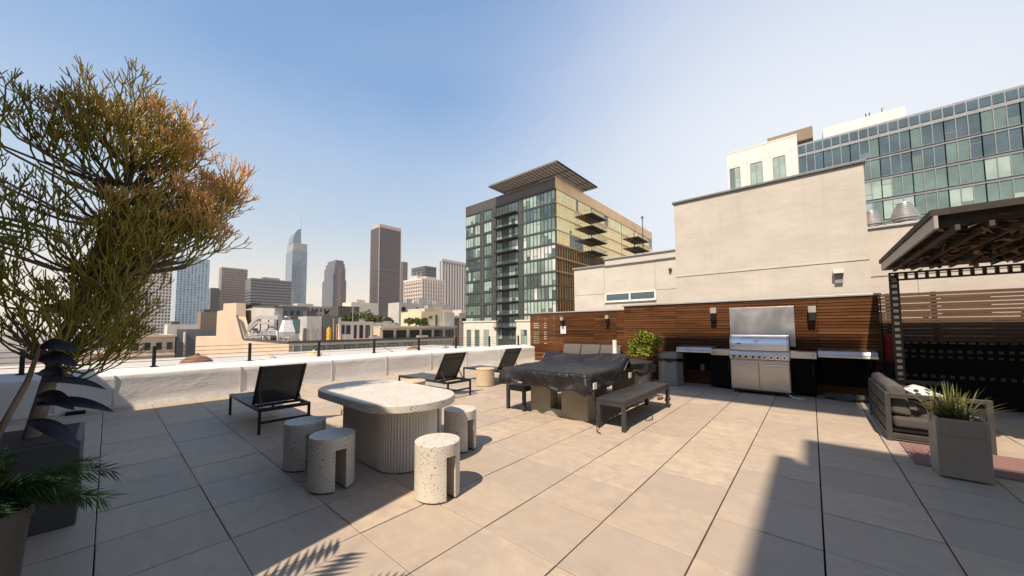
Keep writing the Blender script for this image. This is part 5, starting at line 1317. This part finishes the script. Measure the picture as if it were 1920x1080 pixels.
# tower with sail-shaped crown
fw_ = fm('f_sail', (0.30, 0.36, 0.42), (0.15, 0.22, 0.28), 4.4, 3.2, (0.1, 0.9), (0.15, 0.95), gr=0.1, var=0.3, gm=0.5)
fy = fm('f_sail_gold', (0.42, 0.43, 0.38), (0.26, 0.30, 0.28), 4.4, 3.2, (0.1, 0.9), (0.15, 0.95), gr=0.15, var=0.3, gm=0.4)
t = thing('sail_crowned_tower', 'tallest pale blue glass tower with a curved sail crown and thin spire', 'tower', (-1030, 323, GZ))
mb = MB(); mb.box(-1055, -1004.6, 305.4, 340.7, GZ, 205); mb.build('wall', fw_, t)
mb = MB(); mb.box(-1052, -1005, 307, 340, 205.1, 226); mb.build('upper_wall', fy, t)
mb = MB(); pr = [(306.0, 222.0)]+[(306+16.5*math.sin(R(a)), 222+41*(1-math.cos(R(a)))**0.9 if a < 0 else 222+41*math.sin(R(a))**1.0*0+0) for a in ()]
pr = [(306.2, 226.1)]+[(306.2+17.5*(1-math.cos(R(a))), 226.1+38*math.sin(R(a))) for a in range(8, 91, 8)]+[(324.2, 264.5), (325.5, 226.1)]
mb.extr(pr, 'x', -1040, -1006); mb.build('sail_crown', fw_, t)
mb = MB(); mb.tube([(-1012, 326.2, 226), (-1012, 326.2, 270), (-1012, 326.2, 312)], [0.9, 0.7, 0.25], 6); mb.build('spire', mat('spire_metal', (0.5, 0.5, 0.52), 0.4, 0.5), t)
mb = MB(); mb.box(-1003, -990, 300, 344, GZ, 50); mb.build('base_wall', fm('f_rose', (0.42, 0.30, 0.27), (0.12, 0.09, 0.09), 4, 3), t)
# stepped tower
fs_ = fm('f_step', (0.20, 0.20, 0.22), (0.07, 0.075, 0.09), 4.0, 2.2, (0.2, 0.8), (0.0, 1.0), var=0.25)
t = thing('stepped_tower', 'grey stepped stone tower with set back crown and a reddish glass strip', 'tower', (-768, 315, GZ))
for nm, ins, za, zb in (('lower_wall', 0, GZ, 103), ('middle_wall', 2.6, 103.05, 129), ('upper_wall', 4.6, 129.05, 138), ('crown', 7.5, 138.05, 145)):
    mb = MB(); mb.box(-798+ins*1.6, -741-ins*0.4, 302+ins*0.7, 328.5-ins*0.7, za, zb); mb.build(nm, fs_, t)
mb = MB(); mb.box(-741.0, -740.4, 311, 318, GZ, 129); mb.build('glass_strip', fm('f_strip', (0.30, 0.17, 0.13), (0.16, 0.10, 0.09), 4.0, 3.6), t)
mb = MB(); mb.box(-760, -740.3, 301.3, 301.99, GZ, 118); mb.build('pier', mat('slate_pier', (0.10, 0.12, 0.15), 0.4), t)
# dark monolith tower
fa = fm('f_aon', (0.085, 0.068, 0.064), (0.035, 0.030, 0.032), 3.9, 1.7, (0.12, 0.88), (0.40, 0.95), var=0.25, gr=0.12)
t = block('monolith_tower', 'tall dark brown monolith tower with a pale band at its top', -685.7, 371.8, 37, 51, 212, fa)
mb = MB(); mb.box(-723.2, -685.2, 371.3, 423.3, 217.5, 224.5); mb.build('top_band', mat('pale_pink_band', (0.50, 0.37, 0.33), 0.7), t)
mb = MB(); mb.box(-722.4, -686, 372.1, 422.5, 212.05, 217.4); mb.build('recess_band', W_dark, t)
mb = MB(); mb.box(-686.5, -684.9, 370.9, 372.6, GZ, 217.4); mb.box(-723.5, -721.8, 370.9, 372.6, GZ, 217.4); mb.box(-686.5, -684.9, 422, 423.5, GZ, 217.4); mb.build('corner_pier', mat('pale_pier', (0.36, 0.30, 0.28), 0.7), t)
mb = MB(); mb.box(-685.6, -685.3, 372.7, 421.9, 125, 128); mb.box(-721.7, -686.6, 371.4, 371.7, 125, 128); mb.build('mid_band', W_dark, t)
block('office_tower', 'narrow brown tower just right of the tall dark monolith', -764.7, 478, 12, 14, 168, fm('f_sliver', (0.20, 0.14, 0.12), (0.06, 0.05, 0.05), 4, 2))
block('office_tower', 'small dark glass tower behind the white gridded hotel', -488.7, 348, 40, 23.5, 105, fm('f_dksmall', (0.10, 0.105, 0.11), (0.045, 0.05, 0.055), 4.6, 2.2, (0.06, 0.94), (0.3, 0.95)), roof=(2, mat('dk_cap', (0.14, 0.14, 0.15), 0.6), 0.3))
# white gridded hotel: real frame
t = block('gridded_hotel', 'cream white hotel block with a grid of deep square windows', -287.2, 200.9, 31.5, 29.2, 49, fm('f_hotel', (0.56, 0.47, 0.41), (0.05, 0.045, 0.045), 3.75, 3.1, (0.24, 0.80), (0.30, 0.78)), 'building')
W_hot = mat('hotel_white', (0.62, 0.54, 0.48), 0.8)
mb = MB(); mb.box(-319.2, -286.8, 200.4, 230.6, 49.05, 51); mb.build('roof_band', W_hot, t)
mb = MB()
for k in range(11): x = -318.5+k*3.1; mb.box(x, x+0.8, 200.2, 200.89, GZ, 49)
for k in range(10): y = 200.9+k*3.1; mb.box(-287.19, -286.5, y, y+0.8, GZ, 49)
mb.build('fin', W_hot, t)
mb = MB(); mb.box(-312, -300, 204, 216, 51.05, 55); mb.box(-299, -290, 208, 220, 51.05, 53.5)
for x in (-310, -303, -296): mb.tube([(x, 206, 53), (x, 206, 59)], 0.25, 6)
mb.build('roof_plant', mat('roof_plant_pale', (0.5, 0.46, 0.42), 0.8), t)
t = block('striped_tower', 'pale tower with vertical white stripes left of the green glass apartment tower', -392, 307, 4, 60, 99, mat('stripe_wall', (0.22, 0.185, 0.17), 0.8))
mb = MB()
for k in range(13): y = 307+k*5.0; mb.box(-391.99, -390.6, y, y+2.3, GZ, 96)
mb.build('fin', mat('stripe_fin', (0.60, 0.53, 0.49), 0.8), t)
mb = MB(); mb.box(-396.2, -390.3, 306.5, 367.4, 96.1, 99.6); mb.build('roof_band', mat('stripe_cap', (0.52, 0.46, 0.42), 0.8), t)

# ---- mid distance
beige = mat('beige_render', (0.60, 0.45, 0.32), 0.85, var=0.06, scale=0.2); beige2 = mat('pale_grey_render', (0.46, 0.43, 0.39), 0.85, var=0.1, scale=0.2)
olive = mat('olive_grey_render', (0.48, 0.42, 0.31), 0.85, var=0.1, scale=0.2); grey_b = mat('mid_grey_panel', (0.17, 0.175, 0.175), 0.7, var=0.15, scale=0.2)
cream_b = mat('cream_render', (0.62, 0.50, 0.38), 0.85, var=0.08, scale=0.2); pipe_m = mat('pale_duct_sheet', (0.50, 0.49, 0.48), 0.45, 0.5, var=0.12)
G_blk = glassm('black_window_glass', (0.02, 0.022, 0.025), 0.08, 0.2)
t = thing('plant_roof_building', 'peach rendered building with a stepped wall and a roof deck full of ducts', 'building', (-60, 20, GZ))
mb = MB(); mb.box(-104, -43.0, 13.0, 36.0, GZ, -0.10); mb.build('lower_wall', beige, t)
mb = MB(); mb.extr([(-82.0, -0.09), (-63.6, -0.09), (-63.9, 0.3), (-67.3, 3.4), (-67.6, 5.55), (-76.9, 5.9), (-77.0, 4.75), (-82.0, 4.75)], 'y', 13.01, 14.2); mb.build('stepped_wall', beige, t)
mb = MB(); mb.extr([(-77, -0.05), (-55.8, -0.05), (-55.8, 4.4), (-77, 5.5)], 'y', 15.0, 16.0); mb.build('back_wall', beige2, t)
mb = MB(); mb.extr([(-77, 5.51), (-55.6, 4.41), (-55.6, 4.62), (-77, 5.74)], 'y', 14.9, 16.1); mb.box(-77, -66.6, 14.61, 16, 5.3, 5.6); mb.build('coping', W_dark, t)
mb = MB(); mb.extr([(-62.4, 0.0), (-61.7, 0.0), (-66.2, 3.6), (-66.8, 3.6)], 'y', 12.85, 13.0); mb.build('cable_tray', W_dark, t)
mb = MB(); mb.box(-43.1, -42.9, 12.9, 36.1, -0.09, 0.12); mb.box(-62, -43.11, 12.9, 13.05, -0.09, 0.08); mb.build('coping', W_dark, t)
for y0_ in (15.5, 17.2, 19.0, 20.9, 22.9, 25.0, 27.4, 29.8): window(t, 'y', y0_, y0_+1.15, -43.0, -1.05, -0.65, 0.65, [(G_blk, 1)], F_dark, mull=0.08, depth=0.05)
mb = MB()
for z in (-0.45, -1.35, -2.6): mb.box(-42.99, -42.85, 13, 36, z, z+0.12)
mb.build('string_course', olive, t)
mb = MB(); mb.box(-42.995, -42.96, 13.01, 36, -6, -0.1); mb.build('side_render', olive, t)
for y in (13.4, 14.2):
    mb = MB(); mb.tube([(-42.8, y, -6), (-42.8, y, -0.3)], 0.09, 8); mb.build('downpipe', pipe_m, t)
# roof equipment, each its own thing
t = thing('roof_duct', 'large pale sheet metal duct with a bent end on the peach building roof', 'duct', (-54, 14, 0))
mb = MB(); mb.bar((-62.6, 13.7, 1.7), (-57.2, 13.7, 3.1), 0.5, 0.5); mb.bar((-57.2, 13.7, 3.1), (-48.8, 13.7, 2.8), 0.5, 0.5); mb.build('trunk_duct', pipe_m, t, bevel=0.03)
mb = MB(); mb.bar((-61.4, 13.3, 1.2), (-56.6, 13.3, 2.3), 0.25, 0.3); mb.bar((-56.6, 13.3, 2.3), (-49.2, 13.3, 2.1), 0.25, 0.3); mb.build('branch_duct', pipe_m, t, bevel=0.03)
for x in (-56.6, -53.0, -49.4): MB().box(x, x+0.2, 13.55, 13.65, -0.08, 2.6).build('support', F_dark, t)
t = thing('roof_fan', 'round pale fan housing among the ducts on the peach building roof', 'fan', (-50, 14, 0))
mb = MB(); mb.tube([(-50.9, 13.2, 0.85), (-50.9, 14.0, 0.85)], 0.75, 24); mb.tube([(-50.9, 13.15, 0.85), (-50.9, 13.19, 0.85)], 0.5, 20); mb.build('housing', pipe_m, t, smooth=40)
mb = MB(); mb.box(-51.5, -49.7, 13.1, 14.1, -0.08, 0.15); mb.build('base', F_dark, t)
for k, (x, w_, h_, lb) in enumerate(((-59.5, 1.1, 1.3, 'small pale roof unit at the left end of the ducts, below the sloped cable tray'), (-57.6, 1.5, 0.9, 'low grey roof unit with pipes under the bent duct'), (-54.6, 1.6, 1.1, 'mid grey roof unit between the bent duct and the round fan'))):
    t = thing('roof_unit', lb, 'roof unit', (x, 13.8, 0), group='machines on the peach building roof')
    mb = MB(); mb.box(x-w_/2, x+w_/2, 13.3, 14.2, 0.05, h_); mb.build('casing', pipe_m, t, bevel=0.04)
    mb = MB(); mb.tube([(x, 13.75, h_), (x, 13.75, h_+0.25)], 0.3, 14); mb.build('fan_cowl', F_dark, t)
    mb = MB(); mb.tube([(x-w_/2, 13.2, 0.2), (x, 13.2, 0.5), (x+w_/2+0.4, 13.2, 0.5), (x+w_/2+0.4, 13.2, 0.0)], 0.09, 8); mb.build('pipe', pipe_m, t, smooth=50)
t = thing('cooling_tower', 'white tapering cooling tower on legs with an open top', 'cooling tower', (-45.7, 14, 0))
mb = MB(); b0 = [(-46.9, 13.1), (-45.4, 13.1), (-45.4, 14.35), (-46.9, 14.35)]; b1 = [(-46.6, 13.35), (-45.7, 13.35), (-45.7, 14.05), (-46.6, 14.05)]
mb.add([(x, y, 1.1) for x, y in b0]+[(x, y, 2.45) for x, y in b1], [(3, 2, 1, 0), (4, 5, 6, 7), (0, 1, 5, 4), (1, 2, 6, 5), (2, 3, 7, 6), (3, 0, 4, 7)]); mb.build('hood', mat('white_tower_sheet', (0.70, 0.69, 0.67), 0.5), t)
mb = MB(); mb.box(-46.9, -45.4, 13.1, 14.35, 0.5, 1.09); mb.build('basin', galv, t)
mb = MB()
for x in (-46.85, -45.5):
    for y in (13.15, 14.2): mb.box(x, x+0.08, y, y+0.1, -0.08, 0.499)
mb.build('leg', galv, t)
mb = MB(); mb.tube([(-46.15+0.35*math.cos(R(a)), 13.7+0.3*math.sin(R(a)), 2.85) for a in range(0, 361, 30)], 0.05, 6)
for a in (0, 90, 180, 270): mb.tube([(-46.15+0.35*math.cos(R(a)), 13.7+0.3*math.sin(R(a)), 2.45), (-46.15+0.35*math.cos(R(a)), 13.7+0.3*math.sin(R(a)), 2.85)], 0.035, 6)
mb.build('top_rail', galv, t)
t = thing('screen_box', 'teal green equipment enclosure right of the white cooling tower', 'enclosure', (-44, 16.5, 0))
mb = MB(); mb.box(-48.0, -46.8, 14.5, 15.3, 0.9, 2.6); mb.build('casing', mat('teal_sheet', (0.11, 0.19, 0.185), 0.5), t)
mb = MB(); mb.box(-47.9, -46.9, 14.55, 15.25, -0.08, 0.89); mb.build('base', galv, t)
block('glass_office_building', 'low dark glass building behind the white cooling tower', -84, 22.8, 8, 6.2, 6.2, fm('f_lowglass', (0.09, 0.10, 0.12), (0.05, 0.06, 0.075), 1.6, 1.2), 'building')
t = block('stair_bulkhead', 'light grey roof bulkhead with a dark box on top, beside the dark slate enclosure', -47, 16.1, 3.0, 1.75, 3.0, mat('light_grey_render', (0.44, 0.43, 0.41), 0.8), 'bulkhead')
mb = MB(); mb.box(-49, -47.6, 16.3, 17.3, 3.02, 3.7); mb.build('vent_box', W_dark, t)
mb = MB()
for y in (16.4, 16.9, 17.5): mb.tube([(-46.9, y, 0), (-46.9, y, 2.2)], 0.05, 6)
mb.build('pipe', galv, t)
t = block('dark_enclosure', 'dark slate grey metal enclosure beside the mustard yellow tank', -47, 17.95, 3.0, 1.95, 3.15, mat('slate_sheet', (0.10, 0.115, 0.115), 0.6), 'enclosure')
block('grey_bulkhead', 'dark grey roof box between the sail crowned tower and the slate enclosure', -70, 29.6, 4, 4.2, 5.9, W_dark, 'bulkhead')
t = thing('yellow_tank', 'upright mustard yellow tank on the olive building roof', 'tank', (-46.5, 18.55, 0))
mb = MB(); mb.tube([(-46.5, 18.55, -0.05), (-46.5, 18.55, 1.35), (-46.5, 18.55, 1.6)], [0.28, 0.28, 0.14], 16); mb.build('vessel', mat('mustard_paint', (0.52, 0.30, 0.03), 0.5), t, smooth=40)
mb = MB(); mb.tube([(-46.5, 18.55, 1.6), (-46.5, 18.55, 1.8)], 0.05, 8); mb.build('valve', galv, t)
for k, (y, h_) in enumerate(((19.05, 2.6), (19.45, 1.9))):
    t = thing('roof_pipe', ('tall' if k == 0 else 'short')+' thin brown pipe standing just right of the mustard yellow tank', 'pipe', (-46.4, y, 0))
    mb = MB(); mb.tube([(-46.4, y, -0.05), (-46.4, y, h_)], 0.07, 8); mb.build('tube', F_tan, t); mb = MB(); mb.tube([(-46.4, y, h_), (-46.4, y, h_+0.12)], 0.11, 8); mb.build('cowl', F_tan, t)
t = thing('white_loft_building', 'white building with tall dark vertical windows between the yellow tank and the grey ribbon windows', 'building', (-55, 28, GZ))
mb = MB(); mb.box(-60, -52.0, 22.1, 27.3, GZ, 2.3); mb.build('wall', mat('white_render', (0.66, 0.62, 0.57), 0.8), t)
for y0_, y1_ in ((22.5, 22.9), (23.2, 23.75), (24.35, 24.7), (25.2, 25.7)): window(t, 'y', y0_, y1_, -52.0, -0.2, 1.9, 0.6, [(G_blk, 1)], F_dark, mull=0.07)
window(t, 'y', 26.15, 26.8, -52.0, -0.2, 1.9, 0.35, [(G_blue, 1)], F_dark, mull=0.07)
mb = MB(); mb.box(-60.1, -51.9, 22.0, 27.36, 2.31, 2.5); mb.build('coping', beige2, t)
t = thing('ribbon_window_building', 'olive grey building with a row of wide dark windows under a flat roof', 'building', (-55, 36, GZ))
mb = MB(); mb.box(-62, -50.0, 27.42, 42.4, GZ, 1.55); mb.build('wall', olive, t)
mb = MB(); mb.box(-61.8, -49.6, 27.38, 42.5, 1.56, 1.8); mb.build('roof', beige2, t)
for y0_, w_ in ((27.95, 1.7), (30.25, 1.75), (32.7, 1.8), (35.1, 1.9), (37.65, 1.75), (40.1, 1.85)): window(t, 'y', y0_, y0_+w_, -50.0, 0.0, 1.1, 0.75, [(G_blk, 1)], F_dark, mull=0.08)
for y0_ in (37.8, 40.3): window(t, 'y', y0_, y0_+1.7, -50.0, -2.6, -1.1, 0.85, [(G_blk, 1)], F_dark, mull=0.08)
mb = MB(); mb.box(-49.98, -49.6, 27.5, 42.3, -0.55, -0.35); mb.box(-49.97, -49.3, 28.0, 38.0, -0.34, -0.1); mb.build('ledge', beige2, t)
t = thing('stucco_bulkhead', 'pale yellow bulkhead with a grey side on the ribbon window building roof', 'bulkhead', (-54, 38, 0))
mb = MB(); mb.box(-58, -51.5, 36.0, 40.9, 1.86, 4.4); mb.build('wall', mat('pale_yellow_render', (0.60, 0.52, 0.33), 0.8), t)
mb = MB(); mb.box(-58, -51.4, 40.91, 43.4, 1.86, 4.4); mb.build('side_wall', beige2, t)
mb = MB(); mb.box(-51.5, -51.46, 37.6, 38.3, 3.2, 3.6); mb.build('vent', W_dark, t)
mb = MB(); mb.box(-51.5, -51.4, 39.0, 39.4, 1.9, 3.9); mb.build('door', W_dark, t)
brick = N('red_brown_brick'); bt = brick.n('TexBrick'); brick.l(brick.obj((1, 1, 1), True), bt.inputs['Vector'])
rm = brick.n('Mapping'); rm.inputs['Rotation'].default_value = (R(90), 0, 0); rm.inputs['Scale'].default_value = (1, 1, 1); brick.l(brick.n('NewGeometry').outputs['Position'], rm.inputs['Vector']); brick.l(rm.outputs[0], bt.inputs['Vector'])
bt.inputs['Scale'].default_value = 2.2; bt.inputs['Color1'].default_value = (0.12, 0.048, 0.035, 1); bt.inputs['Color2'].default_value = (0.075, 0.035, 0.028, 1); bt.inputs['Mortar'].default_value = (0.20, 0.15, 0.13, 1)
brick = brick.set(bt.outputs['Color'], 0.9)
t = block('brick_building', 'dark red brick building end between the ribbon windows and the cream podium', -57.5, 48.3, 6, 1.6, 3.6, brick, 'building')
mb = MB(); mb.box(-63.6, -57.4, 48.2, 50.0, 3.62, 4.1); mb.build('parapet', beige2, t)
mb = MB(); mb.tube([(-60, 49, 4.1), (-60, 49, 4.9)], 0.25, 8); mb.build('chimney', W_dark, t)
# low roofs farther back
for x, y, w_, d_, z_, m_, lb in ((-118, 84, 12, 20, 9.5, cream_b, 'low cream building behind the roof garden trees'), (-150, 92, 10, 34, 14, beige2, 'pale grey roofed building on the skyline below the dark monolith'),
        (-106, 92, 14, 16, 7.5, cream_b, 'peach low building under the gridded hotel'), (-170, 78, 10, 14, 14.5, W_cream, 'small white building on the skyline right of the stepped tower'),
        (-128, 118, 12, 22, 9.8, cream_b, 'pink beige building beneath the white gridded hotel'), (-210, 60, 16, 28, 14, fm('f_low1', (0.32, 0.26, 0.23), (0.08, 0.07, 0.07), 3.4, 2.2), 'rose brown building in front of the sail crowned tower base')):
    t = block('low_building', lb, x, y, w_, d_, z_, m_, 'building')
    mb = MB(); mb.box(x-w_*0.7, x-w_*0.3, y+d_*0.3, y+d_*0.6, z_+0.01, z_+1.6); mb.build('roof_plant', beige2, t)
    if d_ > 15:
        for q in range(4): window(t, 'y', y+1.5+q*d_/4.3, y+1.5+q*d_/4.3+2.0, x, z_-4.2, z_-2.2, 1.0, [(G_blk, 1)], F_dark)
# roof garden trees
def small_tree(x, y, z, r, h, label, grp):
    t = thing('garden_tree', label, 'tree', (x, y, z), group=grp)
    mb = MB(); mb.tube([(x, y, z), (x+0.05, y, z+h*0.4), (x, y+0.1, z+h*0.7)], [0.14, 0.1, 0.05], 6)
    for k in range(4): a = k*1.6; mb.tube([(x, y, z+h*0.4), (x+0.5*r*math.cos(a), y+0.5*r*math.sin(a), z+h*0.75)], [0.06, 0.03], 5)
    mb.build('trunk', M['bark'], t)
    mb = MB()
    for k in range(16):
        d = Vector((random.gauss(0, 1), random.gauss(0, 1), random.gauss(0.1, .7))).normalized()
        leafball(mb, (x+d.x*r*0.75, y+d.y*r*0.75, z+h*0.68+d.z*h*0.34), (r*0.34, r*0.34, h*0.16), 26, 0.34, 0.22)
    mb.build('crown', M['treeleaf'], t, attr=True)
for k, (x, y, r, h, lb) in enumerate(((-57, 25.6, 0.9, 1.5, 'olive roof garden tree at the left end of the row above the white building'), (-57, 27.1, 1.1, 2.0, 'broad roof garden tree second from the left above the white building'),
        (-57, 28.8, 1.0, 2.4, 'tallest rusty tinged roof garden tree above the white building'), (-57, 30.7, 1.0, 1.6, 'low roof garden tree near the right end of the row'), (-56, 32.4, 0.7, 1.2, 'small bright green tree at the right end of the roof garden row'))):
    small_tree(x, y, 1.9, r, h, lb, 'trees in the roof garden')
for k, (y, lb) in enumerate(((33.9, 'clipped dark shrub on the ribbon window roof below the gridded hotel'), (35.3, 'bright green low shrub on the ribbon window roof'), (36.9, 'green low shrub beside the pale yellow bulkhead'))):
    small_tree(-51.5, y-0.4, 1.86, 0.75, 1.1, lb, 'shrubs on the ribbon window roof')
# left group
t = thing('cream_apartment_house', 'cream apartment building with two rows of dark windows left of the peach building', 'building', (-116, 6, GZ))
mb = MB(); mb.box(-122, -110, 1.6, 10.2, GZ, -0.2); mb.build('wall', cream_b, t)
mb = MB(); mb.box(-122.3, -109.6, 1.4, 10.4, -0.19, 0.25); mb.box(-110.0, -109.7, 1.5, 10.3, -4.4, -4.1); mb.build('cornice', cream_b, t)
for y0_ in (3.6, 5.4, 7.2, 8.9):
    window(t, 'y', y0_, y0_+0.85, -110.0, -3.0, -1.5, 0.85, [(G_blk, 1)], F_dark, mull=0.08); window(t, 'y', y0_-0.1, y0_+0.95, -110.0, -7.4, -5.2, 0.85, [(G_blk, 1)], F_dark, mull=0.08)
mb = MB(); mb.box(-121, -112, -1.5, 5.5, 0.26, 3.0); mb.build('upper_storey', beige2, t)
mb = MB(); mb.extr([(-2.2, 3.01), (6.0, 3.01), (3.0, 5.0), (0.5, 5.0)], 'x', -121.4, -111.6); mb.build('roof', mat('grey_roof', (0.22, 0.20, 0.19), 0.8), t)
t = block('low_building', 'pinkish low building with shallow roofs half hidden by the cactus tree', -90, -8, 10, 9.6, -2.5, mat('pink_render', (0.46, 0.33, 0.27), 0.85), 'building')
mb = MB(); mb.box(-89.99, -89.7, -7.5, 1.4, -4.3, -4.0); mb.box(-89.99, -89.6, -7.5, 1.4, -6.2, -5.9); mb.build('ledge', cream_b, t)
for y0_ in (-5.6, -2.8, -0.4): window(t, 'y', y0_, y0_+0.9, -90.0, -5.6, -4.7, 0.9, [(G_blk, 1)], F_dark)
t = block('grey_building', 'dark grey gable wall with a white pipe between the cream and peach buildings', -112, 10.6, 10, 8.5, 1.5, grey_b, 'building')
mb = MB(); mb.tube([(-111.8, 12.0, -10), (-111.8, 12.0, 0.8)], 0.25, 8); mb.build('pipe', W_cream, t)
for x, y, w_, d_, z_, m_, lb in ((-150, 12, 8, 7, 3.0, W_cream, 'white roofed low building under the pale blue striped tower'), (-160, 21, 8, 8, 7.5, mat('brown_render', (0.22, 0.17, 0.13), 0.8), 'small brown building left of the peach stepped wall')):
    t = block('low_building', lb, x, y, w_, d_, z_, m_, 'building'); mb = MB(); mb.box(x-w_*.6, x-w_*.2, y+1, y+3, z_+.01, z_+1); mb.build('roof_plant', W_dark, t)
# weathered domes of roof vents just beyond the parapet
rust = mat('rusty_clay', (0.20, 0.11, 0.065), 0.8, var=0.35, scale=6); palev = mat('pale_clay', (0.55, 0.42, 0.28), 0.8, var=0.2, scale=5)
for x, y, r, zz, m_, lb in ((-16.0, 2.05, 0.46, 0.18, rust, 'rusty domed roof vent behind the railing, left of the second visible post'), (-17.5, 4.55, 0.30, 0.10, palev, 'small ribbed clay roof vent behind the railing, right of the second visible post'),
        (-17.0, 6.15, 0.36, 0.16, palev, 'straw coloured roof vent just left of the third visible railing post'), (-17.0, 11.4, 0.42, 0.10, rust, 'rusty roof vent behind the railing below the wide dark windows'), (-16.0, 12.9, 0.30, 0.12, rust, 'small rusty roof vent beside the brick building end')):
    t = thing('roof_vent', lb, 'roof vent', (x, y, zz), group='clay roof vents beyond the parapet')
    mb = MB(); n = 14; pr = [(r*0.55, -1.2), (r*0.55, zz-0.02)]; mb.lathe(pr, 20, (x, y, 0)); mb.build('base', palev, t, smooth=40)
    mb = MB(); mb.lathe([(r, zz), (r*1.02, zz+0.05), (r*0.9, zz+r*0.45), (r*0.55, zz+r*0.72), (r*0.18, zz+r*0.82), (r*0.10, zz+r*0.98)], 18, (x, y, 0)); mb.build('dome', m_, t, smooth=25)
mb = MB(); mb.box(-40, -12.5, -15, 30, GZ, -0.9); o = thing('neighbour_roof', 'flat grey gravel roof of the neighbouring building just beyond the white parapet', 'roof', (-26, 7, -1)); mb.build('roof_deck', beige2, o)

# small roof clutter among the middle distance buildings
def ac_unit(x, y, z, w_, d_, h_, label, cat='roof unit', nm='roof_unit'):
    t = thing(nm, label, cat, (x, y, z))
    mb = MB(); mb.box(x-w_/2, x+w_/2, y-d_/2, y+d_/2, z+0.06, z+h_); mb.build('casing', galv, t, bevel=0.02)
    mb = MB(); mb.tube([(x, y, z+h_), (x, y, z+h_+0.12)], min(w_, d_)*0.35, 14); mb.build('fan_cowl', F_dark, t, smooth=40)
    mb = MB(); mb.box(x-w_/2+0.05, x+w_/2-0.05, y-d_/2+0.05, y+d_/2-0.05, z, z+0.059); mb.build('base', F_dark, t)
for a in ((-52.5, 28.6, 1.82, 1.2, 1.0, 0.55, 'small grey roof unit at the left end of the ribbon window roof'),
          (-53.5, 30.6, 1.82, 1.6, 0.8, 0.8, 'taller grey roof unit near the left end of the ribbon window roof'),
          (-55.0, 33.0, 1.82, 1.2, 1.2, 0.5, 'low grey roof unit on the ribbon window roof behind the shrubs'),
          (-54.5, 22.9, 2.5, 1.0, 0.7, 0.6, 'grey roof unit on the white building, left of the roof garden trees'),
          (-152.0, 98.0, 14.0, 3.0, 3.0, 2.0, 'large grey roof unit on the skyline roof below the dark monolith, at its left end'),
          (-152.0, 106.0, 14.0, 3.0, 4.5, 2.6, 'large grey roof unit on the skyline roof below the dark monolith, in the middle'),
          (-152.0, 116.0, 14.0, 3.0, 3.0, 1.7, 'large grey roof unit on the skyline roof below the dark monolith, at its right end'),
          (-120.5, 88.0, 9.5, 2.0, 2.5, 1.5, 'grey roof unit on the low cream building behind the roof garden'),
          (-46.3, 20.6, -0.1, 0.9, 0.9, 0.8, 'grey roof unit right of the thin brown pipes on the olive roof'),
          (-45.0, 24.0, -0.1, 0.8, 1.4, 0.5, 'low grey roof unit in front of the white loft windows'),
          (-44.8, 31.5, -0.1, 0.8, 1.6, 0.45, 'low grey roof unit in front of the ribbon windows')): ac_unit(*a)
for x, y, z, h_, lb in ((-53, 24.6, 2.5, 2.6, 'thin mast aerial on the white loft building roof'), (-83, 25.6, 6.2, 3.4, 'thin mast aerial on the low dark glass building roof'), (-53.5, 37.2, 4.4, 1.8, 'thin mast aerial on the pale yellow bulkhead')):
    t = thing('aerial', lb, 'aerial', (x, y, z)); mb = MB(); mb.tube([(x, y, z), (x, y, z+h_)], 0.05, 6); mb.build('mast', galv, t)
    mb = MB()
    for k in range(4): mb.bar((x, y-0.45+0.05*k, z+h_*0.6+0.25*k), (x, y+0.45-0.05*k, z+h_*0.6+0.25*k), 0.03)
    mb.bar((x+0.02, y, z+h_*0.6), (x+0.02, y, z+h_*0.6+0.76), 0.03); mb.build('antenna_rods', galv, t)
t = thing('roof_pipework', 'bundle of pale pipes crossing the peach building roof below the bent duct', 'pipes', (-55, 13.2, 0))
for k, (z, y) in enumerate(((0.25, 13.12), (0.45, 13.15), (0.7, 13.1))):
    mb = MB(); mb.tube([(-61.5, y, z), (-54, y, z), (-53.5, y, z+0.5), (-47.5, y, z+0.5), (-47.2, y, 0.05)], 0.07, 8); mb.build('pipe', pipe_m, t, smooth=50)

# ------------------------------------------------------------------ air
hb = MB(); hb.box(-1500, 300, -600, 900, -23.6, 330)
hm = bpy.data.materials.new('haze_air'); hm.use_nodes = True; ht = hm.node_tree; ht.nodes.clear()
ho = ht.nodes.new('ShaderNodeOutputMaterial'); hv = ht.nodes.new('ShaderNodeVolumePrincipled')
hv.inputs['Color'].default_value = (0.92, 0.88, 0.85, 1); hv.inputs['Density'].default_value = 0.00014; hv.inputs['Anisotropy'].default_value = 0.0
ht.links.new(hv.outputs[0], ho.inputs['Volume'])
hz_ = hb.build('haze', hm); hz_['kind'] = 'stuff'
